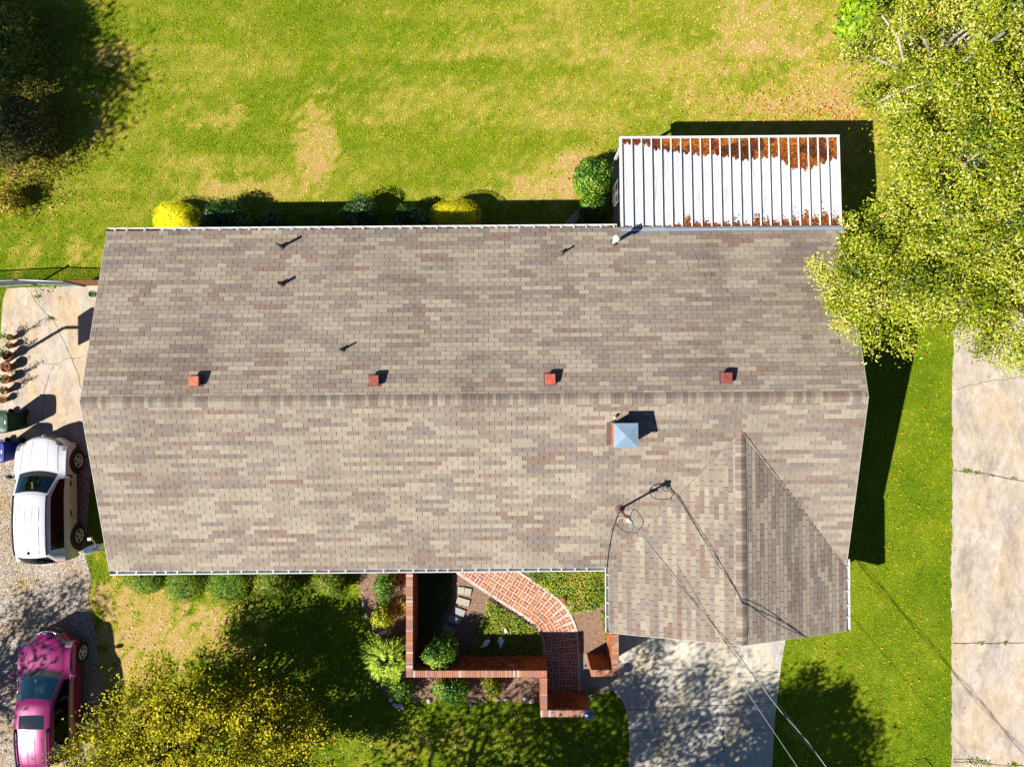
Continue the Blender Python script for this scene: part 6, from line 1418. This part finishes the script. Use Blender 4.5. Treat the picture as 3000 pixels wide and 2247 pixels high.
for i, (u, v, sx, sy, rz, c, lab) in enumerate(((1161, 2065, .13, .08, -.7, 0, 'large white edging stone below the feathery bush'), (1175, 2066, .14, .075, -.6, 0, 'white edging stone touching the large white one'), (1146, 2047, .09, .07, .3, 0, 'small white edging stone above the white pair'), (1257, 2050, .08, .13, .4, 1, 'upright grey stone beside the dead brown tuft'),
        (1386, 2050, .16, .08, .1, 1, 'grey edging stone right of the dense shrub'), (1420, 2048, .14, .07, -.1, 1, 'flat grey stone below the small yellowing shrub'), (1453, 2046, .13, .07, .05, 0, 'pale stone below the yellow tip of the small shrub'), (1482, 2046, .12, .07, 0, 1, 'grey stone between the small shrub and the wall step'), (1541, 2044, .15, .09, -.2, 1, 'big grey edging stone beside the wall step'), (1559, 2051, .13, .10, .1, 2, 'tan edging stone touching the wall step'),
        (1379, 2063, .05, .08, .4, 0, 'tiny white stone lying on the shaded lawn'), (1213, 2052, .12, .06, .1, 2, 'tan edging stone between the corner shrub and the dense shrub'), (1075, 1805, .09, .16, .2, 2, 'tan edging stone along the bed left of the yellow green shrub'), (1066, 1768, .08, .14, .1, 1, 'grey edging stone at the upper end of the bed edge'))):
    stone(u, v, sx, sy, .09, rz, c, lab, 600 + i, g)
o = MB().blob((0, 0, .1), .11, .11, .11, 3, .03, 14, 10).build('terracotta_ball', M_TERRA[1], None, (*P2(1652, 1752), .03)); tag(o, 'round terracotta ball on the ground cover beside the path', 'garden ball')
x, y = P2(1483, 1842); o = MB().blob((0, 0, .08), .07, .11, .1, 4, .1, 10, 7).build('garden_rock', STM[0], None, (x, y, .05), (0, 0, .4)); tag(o, 'small pale rock in the sunlit ground cover above the wall shadow', 'rock')
# splash block and downspouts
x, y = P2(1681, 643); o = MB().obox((0, 0, .05), .62, .28, .08, 0.75, 0, .02).build('splash_block', M_CONC_R, None, (x, y, 0)); tag(o, 'grey concrete splash block on the shaded back lawn', 'splash block')
x, y = P2(1681, 1674); e = empty('wood_edging', (x, y, 0.05), 0, 'weathered wooden edging corner in the ground cover under the eave', 'edging')
mw = mat('weathered_wood', alb(176, 150, 138), 0.9, 0.3, 18)
MB().obox((-.12, .05, .06), .42, .07, .08, -.55).build('board', mw, e); MB().obox((.13, .08, .06), .30, .07, .08, .75).build('board', mw, e)
def downspout(px, py, label):
    e = empty('downspout', (px, py, 0), 0, label, 'downspout', 'downspouts'); MB().box(-.04, .04, -.035, .035, .12, 2.45).build('pipe', M_WHITE, e); MB().tube([(0, 0, .14), (-.05, .12, .06), (-.1, .3, .04)], .04, 8).build('elbow', M_WHITE, e)
downspout(3.0, YR - 0.36, 'white downspout at the patio end of the back wall'); downspout(X1 - 0.30, YF + 0.1, 'white downspout on the garage side wall')
# trellis posts beside the patio
for u, v, lab in ((1809, 560, 'slim grey trellis post between the round shrub and the patio cover'),):
    x, y, _ = P(u, v, 1.6); e = empty('garden_trellis', (x, y, 0), 0, lab, 'trellis')
    for k in range(3): MB().tube([(0, -.35 + .35 * k, 0), (0, -.35 + .35 * k, 1.7)], .016, 6).build('upright', M_PIPE, e)
    for k in range(4): MB().tube([(.0, -.4, .4 + .4 * k), (.0, .4, .4 + .4 * k)], .010, 6).build('crossbar', M_PIPE, e)
# leaves scattered over lawn
def litter(name, spots, stops, label, size, seed, z=0.04):
    rs = np.random.RandomState(seed); C = []
    for u, v, su, sv_, n in spots:
        x, y = P2(u, v); p = np.stack([x + rs.randn(n) * su * .01231, y + rs.randn(n) * sv_ * .01231, z + .03 * rs.rand(n)], 1); C.append(p)
    C = np.concatenate(C); k = ~inpoly(C[:, 0], C[:, 1], [(X0, YF), (X0, YR), (X1, YR), (X1, WYF), (WXL, WYF), (WXL, YF)]); C = C[k]; n = len(C)
    v, q, t = leaves_np(C, rs.uniform(*size, n), rs.randn(n, 3) * .4 + [0, 0, 1], rs.rand(n), rs, .55); tag(link(name, mesh_np(name, v, q, leaf_mat(name + '_dry', stops, .1, .7), t)), label, 'leaves', kind='stuff')
litter('fallen_leaves', [(2330, 320, 170, 40, 300), (2250, 180, 250, 120, 120), (2450, 360, 90, 40, 220), (2500, 200, 60, 130, 140), (2050, 330, 200, 50, 90), (1720, 500, 60, 70, 90), (2640, 1700, 90, 350, 90), (2660, 1300, 60, 250, 60), (2380, 1990, 60, 120, 40)], [(0, alb(150, 70, 24)), (.5, alb(222, 118, 40)), (1, alb(240, 180, 90))], 'orange and brown leaves scattered over the lawns', (.05, .10), 71)
litter('pale_leaves', [(700, 1800, 250, 90, 130), (900, 1850, 160, 120, 120), (1250, 2150, 280, 70, 240), (1600, 2180, 180, 50, 70), (850, 2150, 220, 60, 120), (620, 1760, 200, 60, 60), (1180, 640, 300, 20, 40)], [(0, alb(170, 140, 120)), (1, alb(240, 226, 214))], 'curled pale dead leaves scattered over the front lawn', (.04, .085), 72)
litter('leaf_litter', [(60, 150, 110, 150, 2600), (90, 420, 80, 110, 1800)], [(0, alb(90, 56, 34)), (.5, alb(170, 110, 60)), (1, alb(236, 180, 110))], 'brown leaf litter under the trees in the top left corner', (.05, .10), 73)

def twigs():
    rs = np.random.RandomState(17); mb = MB()
    for k in range(34):
        x, y = rs.uniform(5.5, 10.4), YRIDGE + 0.6 + 4.6 * rs.rand(); a = rs.rand() * 6.28; L = rs.uniform(0.08, 0.4); b = rs.uniform(-0.8, 0.8); pts = []
        for t in np.linspace(0, 1, 5):
            px, py = x + math.cos(a + b * t) * L * t, y + math.sin(a + b * t) * L * t; pts.append((px, py, z_main(px, py) + 0.016))
        mb.tube(pts, 0.004, 4)
    tag(mb.build('twigs', mat('twig_wood', alb(120, 92, 76), 0.9, 0.3)), 'thin bare twigs lying on the shingles below the overhanging tree', 'twigs', kind='stuff')
twigs()

x, y = P2(2690, 2228); e = empty('fallen_branch', (x, y, 0.02), 0, 'thin bare branch lying on the lawn near the right hand driveway', 'branch')
MB().tube([(-0.12, 0.05, 0.0), (0.1, 0.0, 0.16), (0.4, -0.28, 0.12), (0.55, -0.5, 0.03)], [0.012, 0.014, 0.012, 0.006], 6).build('stick', M_BARK, e)
MB().tube([(0.1, 0.0, 0.16), (0.3, 0.12, 0.18), (0.5, 0.1, 0.1)], [0.01, 0.008, 0.004], 5).build('side_twig', M_BARK, e)
